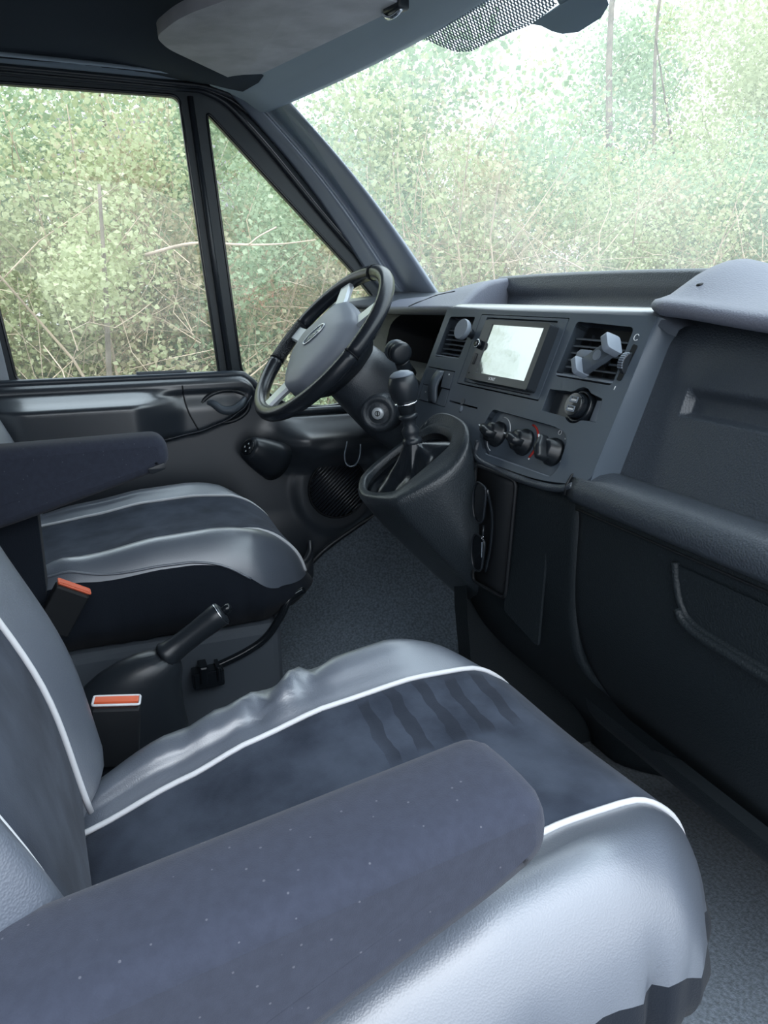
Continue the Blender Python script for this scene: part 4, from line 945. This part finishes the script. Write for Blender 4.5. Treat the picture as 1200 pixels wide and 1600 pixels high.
for i, (lm, n) in enumerate((('leaf1', 16000), ('leaf2', 15000), ('leaf1', 8000))):
    trees_.append((me_of('foliage', leaf_cloud(n, 1.5, 1.3, 4.6, .055, 70+i, z0=.9), lm), me_of('branch', twig_cloud(60, 1.3, 1.1, 4.6, 90+i, .011, stems=2), 'bark')))
low = [(me_of('foliage', leaf_cloud(3000, .7, .5, .7, .034, 120+i), 'leaf1' if i else 'leaf3'), me_of('stem', twig_cloud(26, .7, .5, .8, 130+i, .005), 'twig')) for i in range(2)]
def plant(name, kind, label, cat, x, y, s, rz, group, pn):
    t = thing(name, label, cat, (x, y, GZ), group, rz, local=True); t.scale = (s, s, s)
    for me, nm in zip(kind, ('foliage', pn)):
        o = bpy.data.objects.new(nm, me); C.objects.link(o); o.parent = t
        o['kind'] = 'stuff'
    return t
rnd = random.Random(5)
spots = []
for i in range(13):                                                  # hedge row beside the driver's door
    plant('hedge_shrub', bushes[(2, 3, 0, 2, 1, 2, 3)[i % 7]], 'leafy shrub with dry brown stems in the front row of the hedge', 'shrub', -3.9-rnd.random()*.7, -1.9+i*.62, rnd.uniform(.85, 1.1), rnd.random()*6, 'shrubs in the front hedge row', 'stem')
for i in range(16):                                                  # taller row behind and ahead
    plant('green_shrub', bushes[(1, 0, 1, 3)[i % 4]], 'tall fresh green shrub in the second row of the hedge', 'shrub', -5.2-rnd.random()*1.0, -2.6+i*.78, rnd.uniform(1.05, 1.35), rnd.random()*6, 'shrubs in the second hedge row', 'stem')
for i in range(11):
    plant('grass_clump', low[i % 2], 'low leafy clump at the foot of the hedge', 'undergrowth', -3.05-rnd.random()*.35, -1.6+i*.62, rnd.uniform(.8, 1.1), rnd.random()*6, 'low clumps along the hedge foot', 'stem')
for i, (x, y, s) in enumerate([(-7.4, -2.4, 1.0), (-7.8, .3, .92), (-8.4, 2.6, .62), (-7.9, 4.4, .60), (-8.6, 6.6, .98), (-6.9, 7.6, 1.05), (-9.6, 9.6, 1.1), (-5.6, 9.6, 1.1), (-11.5, 5.0, .7), (-6.4, 12.2, 1.2), (-3.6, 11.0, 1.15), (-11.0, 12.6, 1.35), (-8.2, 10.9, 1.2)]):
    plant('woodland_tree', trees_[i % 3], 'young tree with pale spring leaves behind the hedge', 'tree', x, y, s, i*1.3, 'trees behind the hedge', 'branch')
# two plain dark trunks standing clear of the leaves
for x, y, h, r, lb in ((-7.0, 5.3, 6.5, .055, 'slim dark tree trunk rising through the pale gap in the trees'), (-7.0, 5.95, 6.5, .03, 'thin bent trunk right of the dark straight trunk'), (-8.8, 3.6, 6, .05, 'slender trunk in the thin wood left of the pale gap')):
    tag(obj('tree_trunk', tube(spline([(x, y, GZ), (x+.10, y+.05, GZ+h*.35), (x-.05, y, GZ+h*.7), (x+.15, y+.1, GZ+h)], 4), [r*(1-.05*i) for i in range(13)], 7), 'bark'), lb, 'tree trunk')
br = tag(obj('bare_branch', join(tube(spline([(-3.3, -.30, 1.10), (-3.3, -.05, 1.162), (-3.32, .23, 1.160), (-3.3, .445, 1.166), (-3.28, .64, 1.19)], 5), [.011-.00042*i for i in range(21)], 6), tube(spline([(-3.31, .26, 1.16), (-3.3, .32, 1.205), (-3.3, .42, 1.255)], 4), .004, 5)), 'twig'), 'bare pale branch lying across the hedge outside the quarter window', 'branch')
tag(obj('dead_stump', tube(spline([(-3.3, -.57, GZ), (-3.33, -.555, .3), (-3.28, -.52, .9), (-3.3, -.495, 1.44)], 5), [.022-.0009*i for i in range(16)], 7), 'bark'), 'upright dead brown stem in the hedge outside the driver window', 'dead stem')
# houses glimpsed beyond
def house(name, label, x, y, w, d, h, rh, wallm, rot):
    t = thing(name, label, 'house', (x, y, GZ), None, rot, local=True)
    obj('wall', bx(-w/2, w/2, -d/2, d/2, 0, h), wallm, t, smooth=False)
    v = [V((-w/2-.2, -d/2-.3, h)), V((w/2+.2, -d/2-.3, h)), V((w/2+.2, d/2+.3, h)), V((-w/2-.2, d/2+.3, h)), V((-w/2-.2, 0, h+rh)), V((w/2+.2, 0, h+rh))]
    obj('roof', (v, [(0, 1, 5, 4), (2, 3, 4, 5), (0, 4, 3), (1, 2, 5), (0, 3, 2, 1)]), 'rooftile', t, smooth=False)
    for a in (-.25, .25): obj('window', box(Fr((a*w, -d/2-.03, h*.55), (1, 0, 0), (0, 0, 1)), -.5, .5, -.6, .6, -.05, .05), 'paintwall', t, smooth=False)
house('brick_house', 'red brick house half hidden behind the hedge and trees', -17, 2.6, 7, 6, 3.0, 2.0, 'brick', -1.57+3.14)
house('white_house', 'white house with dark roof glimpsed between the trees', -17, 17.5, 6, 6, 2.6, 2.4, 'paintwall', 2.4)
